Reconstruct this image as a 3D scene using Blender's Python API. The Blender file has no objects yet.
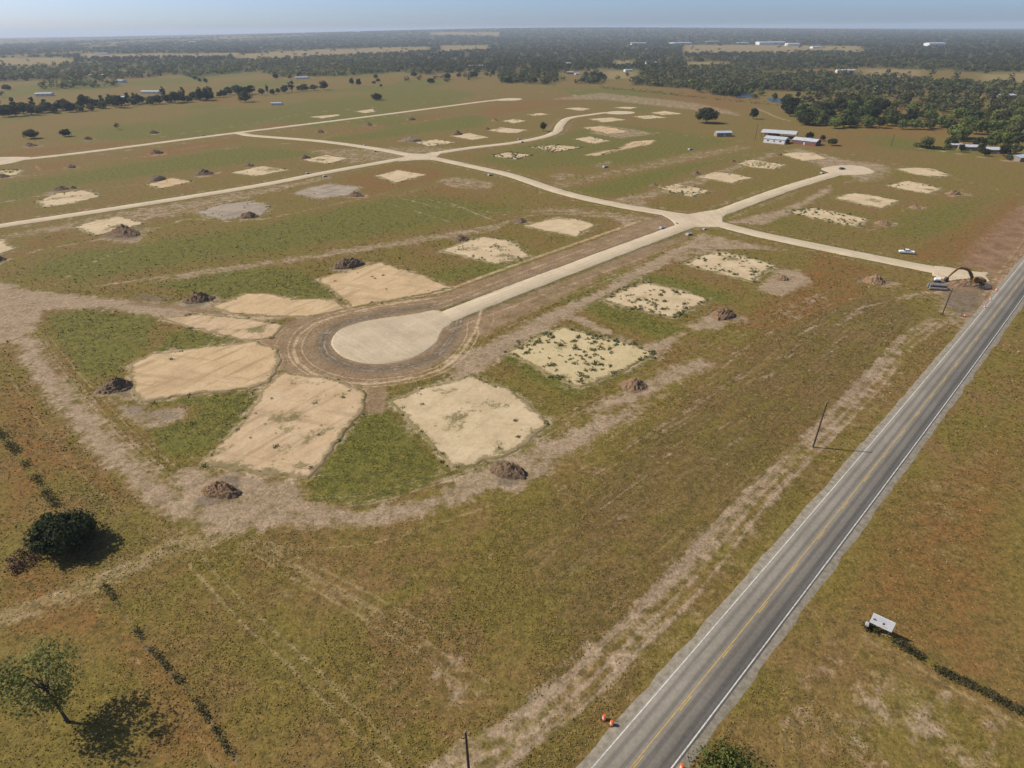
import bpy, math, random
import numpy as np
from mathutils import Vector

# ------------------------------------------------------------------ camera, sky, sun, exposure
SC = bpy.context.scene
COL = SC.collection
CAM_H, PITCH, ROLL, FPX = 86.0, math.radians(30.92), math.radians(-0.5), 591.0
cam = bpy.data.cameras.new('camera')
cam.sensor_width = 36.0
cam.lens = 36.0 * FPX / 1024.0
cam.clip_start, cam.clip_end = 1.0, 80000.0
camo = bpy.data.objects.new('camera', cam)
COL.objects.link(camo)
FWD = np.array([0, math.cos(PITCH), -math.sin(PITCH)])
_r0 = np.array([1.0, 0, 0]); _u0 = np.cross(_r0, FWD)
RGT = _r0 * math.cos(ROLL) + _u0 * math.sin(ROLL)
UPV = -_r0 * math.sin(ROLL) + _u0 * math.cos(ROLL)
from mathutils import Matrix
camo.matrix_world = Matrix(((RGT[0], UPV[0], -FWD[0], 0), (RGT[1], UPV[1], -FWD[1], 0), (RGT[2], UPV[2], -FWD[2], CAM_H), (0, 0, 0, 1)))
SC.camera = camo
SUN_EL, SUN_AZ = math.radians(44), math.radians(-79)          # azimuth from +Y towards +X
w = bpy.data.worlds.new('World'); SC.world = w; w.use_nodes = True
wn = w.node_tree
sky = wn.nodes.new('ShaderNodeTexSky'); sky.sky_type = 'NISHITA'; sky.sun_disc = False
sky.sun_elevation = SUN_EL; sky.sun_rotation = SUN_AZ
sky.altitude = 100; sky.air_density = 0.5; sky.dust_density = 1.2; sky.ozone_density = 5.0
bg = wn.nodes['Background']; bg.inputs[1].default_value = 0.122
wn.links.new(sky.outputs[0], bg.inputs[0])
sl = bpy.data.lights.new('sun', 'SUN'); sl.energy = 4.5; sl.angle = math.radians(0.5); sl.color = (1.0, 0.93, 0.81)
slo = bpy.data.objects.new('sun', sl); COL.objects.link(slo)
SUND = Vector((math.sin(SUN_AZ) * math.cos(SUN_EL), math.cos(SUN_AZ) * math.cos(SUN_EL), math.sin(SUN_EL)))
slo.rotation_euler = SUND.to_track_quat('Z', 'Y').to_euler()
slo.location = SUND * 400
SC.view_settings.view_transform = 'Standard'; SC.view_settings.look = 'None'
SC.view_settings.exposure = 0.27; SC.view_settings.gamma = 1.0
SC.render.engine = 'CYCLES'
SC.cycles.max_bounces = 4; SC.cycles.volume_bounces = 1; SC.cycles.transparent_max_bounces = 8

R = random.Random(7)
NP = np.random.default_rng(11)

# ------------------------------------------------------------------ ground maths
def terrain(x, y):
    x = np.asarray(x, float); y = np.asarray(y, float)
    r = np.hypot(x, y); az = np.degrees(np.arctan2(x, y))
    t = np.clip((r - 3500) / 8000, 0, 1); t = t * t * (3 - 2 * t)
    return 108 * t * np.exp(-((az - 3) / 27.0) ** 2)
def at(px, py, z=0.0):
    """photograph direction -> where that ray meets the level ground"""
    d = FWD + RGT * ((px - 512) / FPX) - UPV * ((py - 384) / FPX)
    t = (z - CAM_H) / d[2]
    return d[0] * t, d[1] * t
def gpts(pts):
    return np.array([at(*p) for p in pts])
def pix(x, y, z):
    q = np.stack([x, y, z - CAM_H], -1)
    wz = q @ FWD
    return 512 + FPX * (q @ RGT) / wz, 384 - FPX * (q @ UPV) / wz
def hsh(i, j, s):
    n = (i * 374761393 + j * 668265263 + s * 974711) & 0x7fffffff
    n = ((n ^ (n >> 13)) * 1274126177) & 0x7fffffff
    return ((n ^ (n >> 16)) & 0xffff) / 65535.0
def vn(x, y, s=0):
    x = np.asarray(x, float); y = np.asarray(y, float)
    i = np.floor(x).astype(np.int64); j = np.floor(y).astype(np.int64)
    u = x - i; v = y - j; u = u * u * (3 - 2 * u); v = v * v * (3 - 2 * v)
    return (hsh(i, j, s) * (1 - u) + hsh(i + 1, j, s) * u) * (1 - v) + (hsh(i, j + 1, s) * (1 - u) + hsh(i + 1, j + 1, s) * u) * v
def fbm(x, y, s=0, o=4):
    a, t, f = 0.5, 0, 1.0
    for k in range(o):
        t = t + a * vn(x * f, y * f, s + k * 17); a *= 0.5; f *= 2.03
    return t / (1 - 0.5 ** o)
def catmull(P, step, closed=False):
    P = np.asarray(P, float); n = len(P); out = []
    rng = range(n if closed else n - 1)
    for i in rng:
        if closed: a, b, c, d = P[(i - 1) % n], P[i], P[(i + 1) % n], P[(i + 2) % n]
        else: a, b, c, d = P[max(i - 1, 0)], P[i], P[i + 1], P[min(i + 2, n - 1)]
        k = max(1, int(np.linalg.norm(c - b) / step))
        for t in np.arange(k) / k:
            out.append(0.5 * ((2 * b) + (c - a) * t + (2 * a - 5 * b + 4 * c - d) * t * t + (3 * b - a - 3 * c + d) * t ** 3))
    if not closed: out.append(P[-1])
    return np.array(out)
def resample(P, step, closed=True):
    P = np.asarray(P, float); out = []
    n = len(P)
    for i in range(n if closed else n - 1):
        b, c = P[i], P[(i + 1) % n]
        k = max(1, int(np.linalg.norm(c - b) / step))
        for t in np.arange(k) / k: out.append(b + (c - b) * t)
    if not closed: out.append(P[-1])
    return np.array(out)

# ------------------------------------------------------------------ mesh and object helpers
def rawmesh(name, V, F, mats, smooth=False, midx=None):
    """V (n,3) and F either an (m,k) array or a list of tuples"""
    me = bpy.data.meshes.new(name)
    if isinstance(F, np.ndarray):
        V = np.asarray(V, np.float32); m, k = F.shape
        me.vertices.add(len(V)); me.vertices.foreach_set('co', V.ravel())
        me.loops.add(m * k); me.loops.foreach_set('vertex_index', F.astype(np.int32).ravel())
        me.polygons.add(m); me.polygons.foreach_set('loop_start', np.arange(0, m * k, k, dtype=np.int32))
        me.polygons.foreach_set('loop_total', np.full(m, k, np.int32))
        me.update(calc_edges=True)
    else:
        me.from_pydata([tuple(map(float, v)) for v in V], [], [tuple(int(i) for i in f) for f in F]); me.update()
    for m_ in (mats if isinstance(mats, (list, tuple)) else [mats]): me.materials.append(m_)
    if midx is not None: me.polygons.foreach_set('material_index', np.asarray(midx, np.int32))
    if smooth: me.polygons.foreach_set('use_smooth', np.ones(len(me.polygons), bool))
    return me
def link(name, me, parent=None, loc=None, rz=0):
    o = bpy.data.objects.new(name, me); COL.objects.link(o)
    if parent: o.parent = parent
    if loc is not None: o.location = loc
    if rz: o.rotation_euler = (0, 0, rz)
    return o
def tag(o, label, cat, group=None):
    o['label'] = label; o['category'] = cat
    if group: o['group'] = group
    return o
def thing(name, label, cat, loc, rz=0, group=None):
    return tag(link(name, None, None, loc, rz), label, cat, group)
def struct(name, me, kind='structure'):
    o = link(name, me); o['kind'] = kind; return o

class MB:
    def __init__(s): s.v = []; s.f = []
    def add(s, V, F):
        o = len(s.v); s.v += [tuple(v) for v in V]; s.f += [tuple(i + o for i in f) for f in F]; return s
    def box(s, c, d, rz=0, ry=0, taper=1.0, bev=0.0):
        V = []
        hx, hy, hz = d[0] / 2, d[1] / 2, d[2] / 2
        if bev <= 0: rings = [(-hz, 0, 1), (hz, 0, taper)]
        else: rings = [(-hz, bev, 1), (-hz + bev, 0, 1), (hz - bev, 0, taper), (hz, bev, taper)]
        for z, ins, t in rings:
            x, y = hx * t - ins, hy * t - ins; b = min(bev, x * .5, y * .5) if bev > 0 else 0
            if b > 0: pts = [(-x + b, -y), (x - b, -y), (x, -y + b), (x, y - b), (x - b, y), (-x + b, y), (-x, y - b), (-x, -y + b)]
            else: pts = [(-x, -y), (x, -y), (x, y), (-x, y)]
            V += [(a, b_, z) for a, b_ in pts]
        n = len(V) // len(rings); F = [tuple(range(n))[::-1], tuple(range(len(V) - n, len(V)))]
        for k in range(len(rings) - 1):
            for i in range(n): F.append((k * n + i, k * n + (i + 1) % n, k * n + n + (i + 1) % n, k * n + n + i))
        V = np.array(V)
        if ry: c_, s_ = math.cos(ry), math.sin(ry); V = np.stack([V[:, 0] * c_ + V[:, 2] * s_, V[:, 1], -V[:, 0] * s_ + V[:, 2] * c_], -1)
        if rz: c_, s_ = math.cos(rz), math.sin(rz); V = np.stack([V[:, 0] * c_ - V[:, 1] * s_, V[:, 0] * s_ + V[:, 1] * c_, V[:, 2]], -1)
        return s.add(V + np.array(c), F)
    def tube(s, P, rad, n=8):
        P = np.asarray(P, float); m = len(P)
        rad = [rad] * m if np.isscalar(rad) else rad
        V = []
        for i in range(m):
            d = P[min(i + 1, m - 1)] - P[max(i - 1, 0)]; d = d / (np.linalg.norm(d) + 1e-9)
            a = np.cross(d, [0, 0, 1.0] if abs(d[2]) < 0.9 else [1.0, 0, 0]); a /= np.linalg.norm(a); b = np.cross(d, a)
            for k in range(n):
                t = 2 * math.pi * k / n; V.append(P[i] + rad[i] * (a * math.cos(t) + b * math.sin(t)))
        F = [tuple(range(n)), tuple(range(len(V) - n, len(V)))[::-1]]
        for i in range(m - 1):
            for k in range(n): F.append((i * n + k, i * n + n + k, i * n + n + (k + 1) % n, i * n + (k + 1) % n))
        return s.add(V, F)
    def lathe(s, prof, c=(0, 0, 0), n=16):
        return s.tube([(c[0], c[1], c[2] + z) for r, z in prof], [r for r, z in prof], n)
    def prism(s, pts, y0, y1):
        """profile in x,z extruded along y"""
        n = len(pts); V = [(x, y0, z) for x, z in pts] + [(x, y1, z) for x, z in pts]
        F = [tuple(range(n)), tuple(range(n, 2 * n))[::-1]] + [(i, i + n, (i + 1) % n + n, (i + 1) % n) for i in range(n)]
        return s.add(V, F)
    def mesh(s, name, m, smooth=False): return rawmesh(name, s.v, s.f, m, smooth)
    def put(s, name, m, parent, smooth=False):
        me = s.mesh(name, m, smooth)
        import bmesh
        b = bmesh.new(); b.from_mesh(me); bmesh.ops.recalc_face_normals(b, faces=b.faces); b.to_mesh(me); b.free()
        return link(name, me, parent)

# ------------------------------------------------------------------ materials
class NT:
    def __init__(s, name, rough=0.9, spec=0.2):
        s.m = bpy.data.materials.new(name); s.m.use_nodes = True; s.t = s.m.node_tree
        s.b = s.t.nodes['Principled BSDF']; s.b.inputs['Roughness'].default_value = rough
        s.b.inputs['Specular IOR Level'].default_value = spec
        s._pos = None
    def n(s, ty, **k):
        nd = s.t.nodes.new(ty)
        for a, b in k.items(): setattr(nd, a, b)
        return nd
    def ln(s, a, b): s.t.links.new(a, b)
    def pos(s):
        if s._pos is None: s._pos = s.n('ShaderNodeNewGeometry').outputs['Position']
        return s._pos
    def noise(s, scale, detail=3, rough=0.6, vec=None, sc=None, w=0.0):
        nd = s.n('ShaderNodeTexNoise'); nd.inputs['Scale'].default_value = scale; nd.inputs['Detail'].default_value = detail
        nd.inputs['Roughness'].default_value = rough
        v = vec if vec is not None else s.pos()
        if sc is not None or w:
            mp = s.n('ShaderNodeMapping'); s.ln(v, mp.inputs[0]); mp.inputs['Location'].default_value = (w, w * 1.7, 0)
            if sc is not None:
                mp.inputs['Scale'].default_value = sc[:3]
                if len(sc) > 3:
                    # turn first, then stretch
                    r1 = s.n('ShaderNodeMapping'); s.ln(v, r1.inputs[0]); r1.inputs['Rotation'].default_value = (0, 0, sc[3]); s.ln(r1.outputs[0], mp.inputs[0])
            v = mp.outputs[0]
        s.ln(v, nd.inputs['Vector']); return nd.outputs['Fac']
    def math(s, op, a, b=None, c=None, clamp=False):
        nd = s.n('ShaderNodeMath', operation=op, use_clamp=clamp)
        for i, q in enumerate((a, b, c)):
            if q is None: continue
            if isinstance(q, (int, float)): nd.inputs[i].default_value = q
            else: s.ln(q, nd.inputs[i])
        return nd.outputs[0]
    def step(s, v, lo, hi):
        nd = s.n('ShaderNodeMapRange', interpolation_type='SMOOTHSTEP'); s.ln(v, nd.inputs[0])
        nd.inputs[1].default_value = lo; nd.inputs[2].default_value = hi; return nd.outputs[0]
    def mix(s, f, a, b):
        nd = s.n('ShaderNodeMix', data_type='RGBA')
        for i, q in ((0, f), (6, a), (7, b)):
            if isinstance(q, (int, float)): nd.inputs[i].default_value = q
            elif isinstance(q, (tuple, list)): nd.inputs[i].default_value = (*q[:3], 1)
            else: s.ln(q, nd.inputs[i])
        return nd.outputs[2]
    def mul(s, col, v):
        nd = s.n('ShaderNodeMix', data_type='RGBA', blend_type='MULTIPLY'); nd.inputs[0].default_value = 1.0
        if isinstance(col, tuple): nd.inputs[6].default_value = (*col, 1)
        else: s.ln(col, nd.inputs[6])
        s.ln(v, nd.inputs[7]); return nd.outputs[2]
    def attr(s, name):
        nd = s.n('ShaderNodeAttribute'); nd.attribute_name = name
        sp = s.n('ShaderNodeSeparateColor'); s.ln(nd.outputs['Color'], sp.inputs[0])
        return sp.outputs[0], sp.outputs[1], sp.outputs[2], nd.outputs['Alpha'], nd.outputs['Fac']
    def out(s, col, bump=None, strength=0.4, dist=0.3):
        if isinstance(col, tuple): s.b.inputs['Base Color'].default_value = (*col, 1)
        else: s.ln(col, s.b.inputs['Base Color'])
        if bump is not None:
            bn = s.n('ShaderNodeBump'); bn.inputs['Strength'].default_value = strength; bn.inputs['Distance'].default_value = dist
            s.ln(bump, bn.inputs['Height']); s.ln(bn.outputs[0], s.b.inputs['Normal'])
        return s.m
def plain(name, c, rough=0.6, var=0.25, scale=3.0, metal=0.0, spec=0.3):
    t = NT(name, rough, spec); t.b.inputs['Metallic'].default_value = metal
    f = t.noise(scale, 4)
    lo = tuple(x * (1 - var) for x in c); hi = tuple(min(1, x * (1 + var)) for x in c)
    return t.out(t.mix(t.step(f, 0.3, 0.7), lo, hi))

FM_DIR = None
def ground_material(ang):
    t = NT('ground_soil_and_grass', 0.95, 0.1)
    bare, lush, red, sand, _ = t.attr('paint_a')
    dark, straw, wood, mow, _ = t.attr('paint_b')
    big = t.noise(0.011, 4, 0.6); mid = t.noise(0.05, 4, 0.65, w=31); fine = t.noise(0.45, 5, 0.72, w=7); grain = t.noise(2.0, 4, 0.75, w=77)
    patch = t.noise(0.16, 5, 0.7, w=55)
    strip = t.noise(0.3, 4, 0.65, sc=(1.0, 0.07, 1.0, ang))
    strip2 = t.noise(1.1, 3, 0.65, sc=(1.0, 0.045, 1.0, ang), w=13)
    edge = t.math('ADD', t.math('MULTIPLY', t.math('SUBTRACT', patch, 0.5), 1.0), t.math('MULTIPLY', t.math('SUBTRACT', fine, 0.5), 0.9))
    edge2 = t.math('ADD', edge, t.math('MULTIPLY', t.math('SUBTRACT', strip, 0.5), t.math('MULTIPLY', mow, 1.6)))
    def m(v, k=1.0, lo=0.36, hi=0.64, e=None):
        return t.step(t.math('MULTIPLY_ADD', e if e is not None else edge, k, v), lo, hi)
    olive, green, brown, rust, strw = (0.160, 0.119, 0.028), (0.094, 0.099, 0.020), (0.182, 0.112, 0.040), (0.202, 0.096, 0.032), (0.270, 0.200, 0.092)
    gcol = t.mix(t.step(t.math('MULTIPLY_ADD', t.math('SUBTRACT', patch, 0.5), 0.55, mid), 0.41, 0.59), olive, brown)
    gcol = t.mix(t.math('MULTIPLY', t.step(big, 0.42, 0.62), 0.55), gcol, (0.160, 0.122, 0.028))
    gcol = t.mix(t.math('MULTIPLY', t.step(t.math('MULTIPLY_ADD', mow, 0.30, t.math('MULTIPLY', strip, 0.85)), 0.5, 0.75), t.math('MULTIPLY', mow, 0.55)), gcol, (0.110, 0.070, 0.030))
    gcol = t.mix(t.math('MULTIPLY', t.math('MULTIPLY', t.step(strip2, 0.52, 0.72), mow), 0.5), gcol, strw)
    gcol = t.mix(t.math('MULTIPLY', m(red, 0.8, 0.25, 0.8), 0.92), gcol, t.mix(t.step(patch, 0.35, 0.65), rust, (0.160, 0.105, 0.030)))
    gcol = t.mix(t.math('MULTIPLY', m(lush, 0.9, 0.25, 0.75), 0.85), gcol, t.mix(t.step(fine, 0.35, 0.65), green, (0.145, 0.130, 0.026)))
    gcol = t.mix(t.math('MULTIPLY', m(straw, 1.1, 0.35, 0.8), 0.75), gcol, strw)
    # light seed heads and dark tufts of the grass itself
    gcol = t.mix(t.math('MULTIPLY', t.step(t.noise(0.8, 4, 0.75, w=91), 0.6, 0.76), 0.45), gcol, (0.26, 0.195, 0.10))
    gcol = t.mix(t.math('MULTIPLY', t.step(fine, 0.54, 0.36), 0.5), gcol, (0.056, 0.050, 0.014))
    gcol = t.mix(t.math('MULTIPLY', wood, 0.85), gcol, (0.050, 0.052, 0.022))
    soil = t.mix(t.step(patch, 0.3, 0.7), (0.265, 0.188, 0.116), (0.355, 0.260, 0.168))
    soil = t.mix(t.math('MULTIPLY', t.step(strip, 0.5, 0.7), 0.35), soil, (0.20, 0.145, 0.10))
    soil = t.mix(t.math('MULTIPLY', t.step(fine, 0.62, 0.40), 0.3), soil, (0.16, 0.125, 0.07))
    sandc = t.mix(t.step(patch, 0.3, 0.7), (0.44, 0.31, 0.175), (0.53, 0.39, 0.24))
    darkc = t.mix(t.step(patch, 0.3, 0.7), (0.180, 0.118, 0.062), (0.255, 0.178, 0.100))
    c = t.mix(t.math('MULTIPLY', m(bare, 1.5, 0.30, 0.85, edge2), 0.92), gcol, soil)
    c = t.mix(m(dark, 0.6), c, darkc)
    soil_and_shade, rustearth, spare_, spare2_, _ = t.attr('paint_c')  # first channel: dark grey brown soil, plus painted embankment shade beside the streets
    c = t.mix(t.math('MULTIPLY', m(soil_and_shade, 0.8, 0.3, 0.75), 0.9), c, t.mix(t.step(t.math('ADD', fine, t.math('MULTIPLY', t.math('SUBTRACT', patch, .5), .6)), .35, .65), (0.105, 0.082, 0.056), (0.165, 0.130, 0.090)))
    c = t.mix(t.math('MULTIPLY', m(rustearth, 0.9, 0.3, 0.8), 0.85), c, t.mix(t.step(patch, .3, .7), (0.150, 0.082, 0.045), (0.260, 0.155, 0.086)))
    c = t.mix(t.math('MULTIPLY', m(sand, 0.55, 0.3, 0.8), 0.8), c, sandc)
    g = t.n('ShaderNodeMapRange'); t.ln(grain, g.inputs[0]); g.inputs[1].default_value = 0.25; g.inputs[2].default_value = 0.75; g.inputs[3].default_value = 0.62; g.inputs[4].default_value = 1.38
    c = t.mul(c, g.outputs[0])
    g2 = t.n('ShaderNodeMapRange'); t.ln(t.noise(0.95, 3, 0.8, w=133), g2.inputs[0]); g2.inputs[1].default_value = 0.3; g2.inputs[2].default_value = 0.7; g2.inputs[3].default_value = 0.66; g2.inputs[4].default_value = 1.34
    c = t.mul(c, g2.outputs[0])
    h = t.math('MULTIPLY_ADD', fine, 0.6, t.math('MULTIPLY', grain, 0.4))
    return t.out(c, h, 0.8, 0.45)
def lime_material(name, a, b, streak=0.6):
    t = NT(name, 0.92, 0.15)
    p = t.noise(0.09, 5, 0.65); f = t.noise(1.3, 4, 0.7, w=9)
    c = t.mix(t.step(p, 0.3, 0.7), a, b)
    u = t.n('ShaderNodeUVMap').outputs[0]
    s_ = t.noise(1.0, 4, 0.65, vec=u, sc=(1.1, 0.03, 1))
    c = t.mix(t.math('MULTIPLY', t.step(s_, 0.48, 0.7), streak), c, (0.60, 0.49, 0.31))
    c = t.mix(t.math('MULTIPLY', t.step(s_, 0.48, 0.28), streak), c, (0.36, 0.28, 0.185))
    c = t.mix(t.math('MULTIPLY', t.step(t.noise(0.045, 5, .7, w=19), .54, .68), .45), c, (0.33, 0.255, 0.165))
    c = t.mix(t.math('MULTIPLY', t.step(t.noise(0.3, 4, .7, w=29), .60, .72), .35), c, (0.58, 0.48, 0.34))
    g = t.n('ShaderNodeMapRange'); t.ln(f, g.inputs[0]); g.inputs[1].default_value = 0.25; g.inputs[2].default_value = 0.75; g.inputs[3].default_value = 0.84; g.inputs[4].default_value = 1.14
    return t.out(t.mul(c, g.outputs[0]), f, 0.25, 0.1)
def pad_material(name, a, b, ruts, green=0.0):
    t = NT(name, 0.95, 0.1)
    p = t.noise(0.12, 5, 0.7); f = t.noise(0.9, 5, 0.75, w=9); q = t.noise(0.35, 4, 0.6, sc=(1, 0.12, 1, 0.6), w=3)
    c = t.mix(t.step(p, 0.3, 0.7), a, b)
    c = t.mix(t.math('MULTIPLY', t.step(q, 0.5, 0.68), ruts), c, tuple(x * 0.68 for x in a))
    c = t.mix(t.math('MULTIPLY', t.step(f, 0.60, 0.72), 0.55), c, (0.22, 0.175, 0.085))
    q2 = t.noise(0.28, 4, 0.6, sc=(0.1, 1, 1, 0.25), w=23)
    c = t.mix(t.math('MULTIPLY', t.step(q2, 0.54, 0.66), ruts * .8), c, tuple(x * 0.74 for x in a))
    c = t.mix(t.math('MULTIPLY', t.step(t.noise(0.05, 3, .5, w=12), 0.55, 0.68), .4), c, tuple(x * .8 for x in a))
    if green: c = t.mix(t.math('MULTIPLY', t.step(t.math('MULTIPLY_ADD', t.math('SUBTRACT', f, .5), .5, t.noise(0.075, 4, .6, w=61)), 0.60 - green, 0.68 - green), .85), c, t.mix(t.step(f, .4, .6), (0.088, 0.092, 0.026), (0.19, 0.145, 0.06)))
    rim = t.attr('rim')[0]
    e = t.math('ADD', t.math('MULTIPLY', rim, 0.80), t.math('ADD', t.math('MULTIPLY', t.math('SUBTRACT', f, 0.5), 1.6), t.math('MULTIPLY', t.math('SUBTRACT', p, 0.5), 1.0)))
    c = t.mix(t.math('MULTIPLY', t.step(e, 0.40, 0.66), 0.9), c, t.mix(t.step(p, .4, .6), (0.120, 0.108, 0.032), (0.230, 0.168, 0.090)))
    g = t.n('ShaderNodeMapRange'); t.ln(f, g.inputs[0]); g.inputs[1].default_value = 0.25; g.inputs[2].default_value = 0.75; g.inputs[3].default_value = 0.85; g.inputs[4].default_value = 1.15
    return t.out(t.mul(c, g.outputs[0]), t.math('ADD', f, t.math('MULTIPLY', q, 0.8)), 0.5, 0.3)
def leaf_material(name, a, b, tint=False):
    t = NT(name, 0.75, 0.15)
    f = t.noise(0.55, 3, 0.6); o = t.n('ShaderNodeObjectInfo').outputs['Random']
    c = t.mix(t.step(f, 0.35, 0.65), a, b)
    if tint:
        at_ = t.n('ShaderNodeAttribute'); at_.attribute_name = 'tint'; c = t.mul(c, at_.outputs['Color'])
    g = t.n('ShaderNodeMapRange'); t.ln(o, g.inputs[0]); g.inputs[3].default_value = 0.75; g.inputs[4].default_value = 1.3
    c = t.mul(c, g.outputs[0])
    tl = t.n('ShaderNodeBsdfTranslucent'); t.ln(c, tl.inputs[0]); mx = t.n('ShaderNodeMixShader'); mx.inputs[0].default_value = 0.35
    t.ln(t.b.outputs[0], mx.inputs[1]); t.ln(tl.outputs[0], mx.inputs[2]); t.ln(mx.outputs[0], t.t.nodes['Material Output'].inputs[0])
    return t.out(c)

M = {}
M['lime'] = lime_material('crushed_lime_base', (0.42, 0.335, 0.22), (0.49, 0.395, 0.27))
M['lime_grey'] = lime_material('crushed_lime_turnaround', (0.37, 0.295, 0.195), (0.46, 0.37, 0.25), 0.35)
M['pad'] = pad_material('pad_sand', (0.435, 0.326, 0.190), (0.515, 0.402, 0.25), 0.3, 0.03)
M['pad_raw'] = pad_material('pad_orange_sand', (0.42, 0.290, 0.155), (0.50, 0.365, 0.21), 0.7)
M['pad_patchy'] = pad_material('pad_sand_with_grass', (0.42, 0.29, 0.165), (0.49, 0.36, 0.22), 0.7, 0.05)
M['pad_yellow'] = pad_material('pad_yellow_sand', (0.42, 0.33, 0.175), (0.48, 0.385, 0.22), 0.15, 0.02)
M['pad_grey'] = pad_material('pad_grey_soil', (0.25, 0.200, 0.145), (0.34, 0.28, 0.205), 0.7)
M['leaf_dark'] = leaf_material('leaf_dark_evergreen', (0.024, 0.034, 0.012), (0.048, 0.058, 0.020))
M['leaf_oak'] = leaf_material('leaf_oak', (0.040, 0.052, 0.018), (0.080, 0.084, 0.030))
M['leaf_green'] = leaf_material('leaf_bright_green', (0.098, 0.132, 0.028), (0.170, 0.190, 0.048))
M['leaf_olive'] = leaf_material('leaf_olive', (0.085, 0.092, 0.030), (0.140, 0.132, 0.048))
M['leaf_sparse'] = leaf_material('leaf_sparse_elm', (0.22, 0.235, 0.065), (0.32, 0.31, 0.10))
M['leaf_dry'] = leaf_material('leaf_dry_weeds', (0.072, 0.068, 0.026), (0.135, 0.115, 0.050))
M['leaf_purple'] = leaf_material('leaf_purple_brown', (0.075, 0.042, 0.034), (0.125, 0.078, 0.052))
M['leaf_weed'] = leaf_material('leaf_weed', (0.105, 0.120, 0.038), (0.185, 0.185, 0.068))
M['leaf_wood'] = leaf_material('leaf_woodland', (0.040, 0.047, 0.020), (0.074, 0.077, 0.031), True)
M['bark'] = plain('bark', (0.075, 0.058, 0.044), 0.95, 0.4, 6)
M['spoil'] = None

# ------------------------------------------------------------------ what lies where: roads
ST = 0.0
R1 = [(380, 341), (443, 318), (512, 291), (600, 257.5), (682, 227), (702, 219.5), (784, 189.3), (837, 173.3), (849, 170)]
R2 = [(986, 277.5), (938, 270.5), (768, 236.3), (702, 219.5), (667, 213.5), (615, 204.5), (561, 192), (512, 175.7), (480, 168.3), (431, 157.8), (416, 156.3), (396, 152.5), (368, 147.5), (318, 141), (256, 136), (243, 134), (236, 132.5)]
R4 = [(-60, 236.5), (0, 226), (125, 207), (256, 186), (331, 171.5), (416, 156.5), (470, 148), (512, 143), (545, 136.5), (557, 131), (560, 125.5), (568, 118.5), (590, 114.8), (607, 112.7), (622, 112.5)]
R3 = [(-40, 163), (25, 159), (100, 150.5), (200, 137.5), (256, 130.5), (381, 115), (460, 104.6), (497, 100), (514, 99)]
LANE = 8.2

def ribbon(name, P, wid, mat, z, wob=0.25, skirt=0.0, kind='structure', seed=0, uoff=None):
    P = np.asarray(P, float); n = len(P)
    T = np.gradient(P, axis=0); T /= np.linalg.norm(T, axis=1)[:, None] + 1e-9
    N = np.stack([T[:, 1], -T[:, 0]], -1)
    s = np.r_[0, np.cumsum(np.linalg.norm(np.diff(P, axis=0), axis=1))]
    wid = np.broadcast_to(np.asarray(wid, float), (n,))
    a = wid / 2 + wob * (fbm(s / 3.0, s * 0, seed + 1) - 0.5) * 2
    b = wid / 2 + wob * (fbm(s / 3.0, s * 0, seed + 9) - 0.5) * 2
    cols = [P - N * a[:, None], P, P + N * b[:, None]]
    zs = [z, z + 0.004 if skirt else z, z]; us = [-a, a * 0, b]
    if skirt:
        cols = [P - N * (a + skirt)[:, None]] + cols + [P + N * (b + skirt)[:, None]]
        zs = [-0.1] + zs + [-0.1]; us = [-a - skirt] + us + [b + skirt]
    k = len(cols)
    V = np.zeros((n, k, 3)); UV = np.zeros((n, k, 2))
    for j in range(k):
        V[:, j, :2] = cols[j]; V[:, j, 2] = zs[j]; UV[:, j, 0] = us[j]; UV[:, j, 1] = s
    I = np.arange(n * k).reshape(n, k)
    F = np.stack([I[:-1, :-1], I[:-1, 1:], I[1:, 1:], I[1:, :-1]], -1).reshape(-1, 4)
    me = rawmesh(name, V.reshape(-1, 3), F, mat)
    uv = me.uv_layers.new(name='UVMap'); li = F.ravel()
    uv.data.foreach_set('uv', UV.reshape(-1, 2)[li].astype(np.float32).ravel())
    o = link(name, me); o['kind'] = kind
    return o
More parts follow.
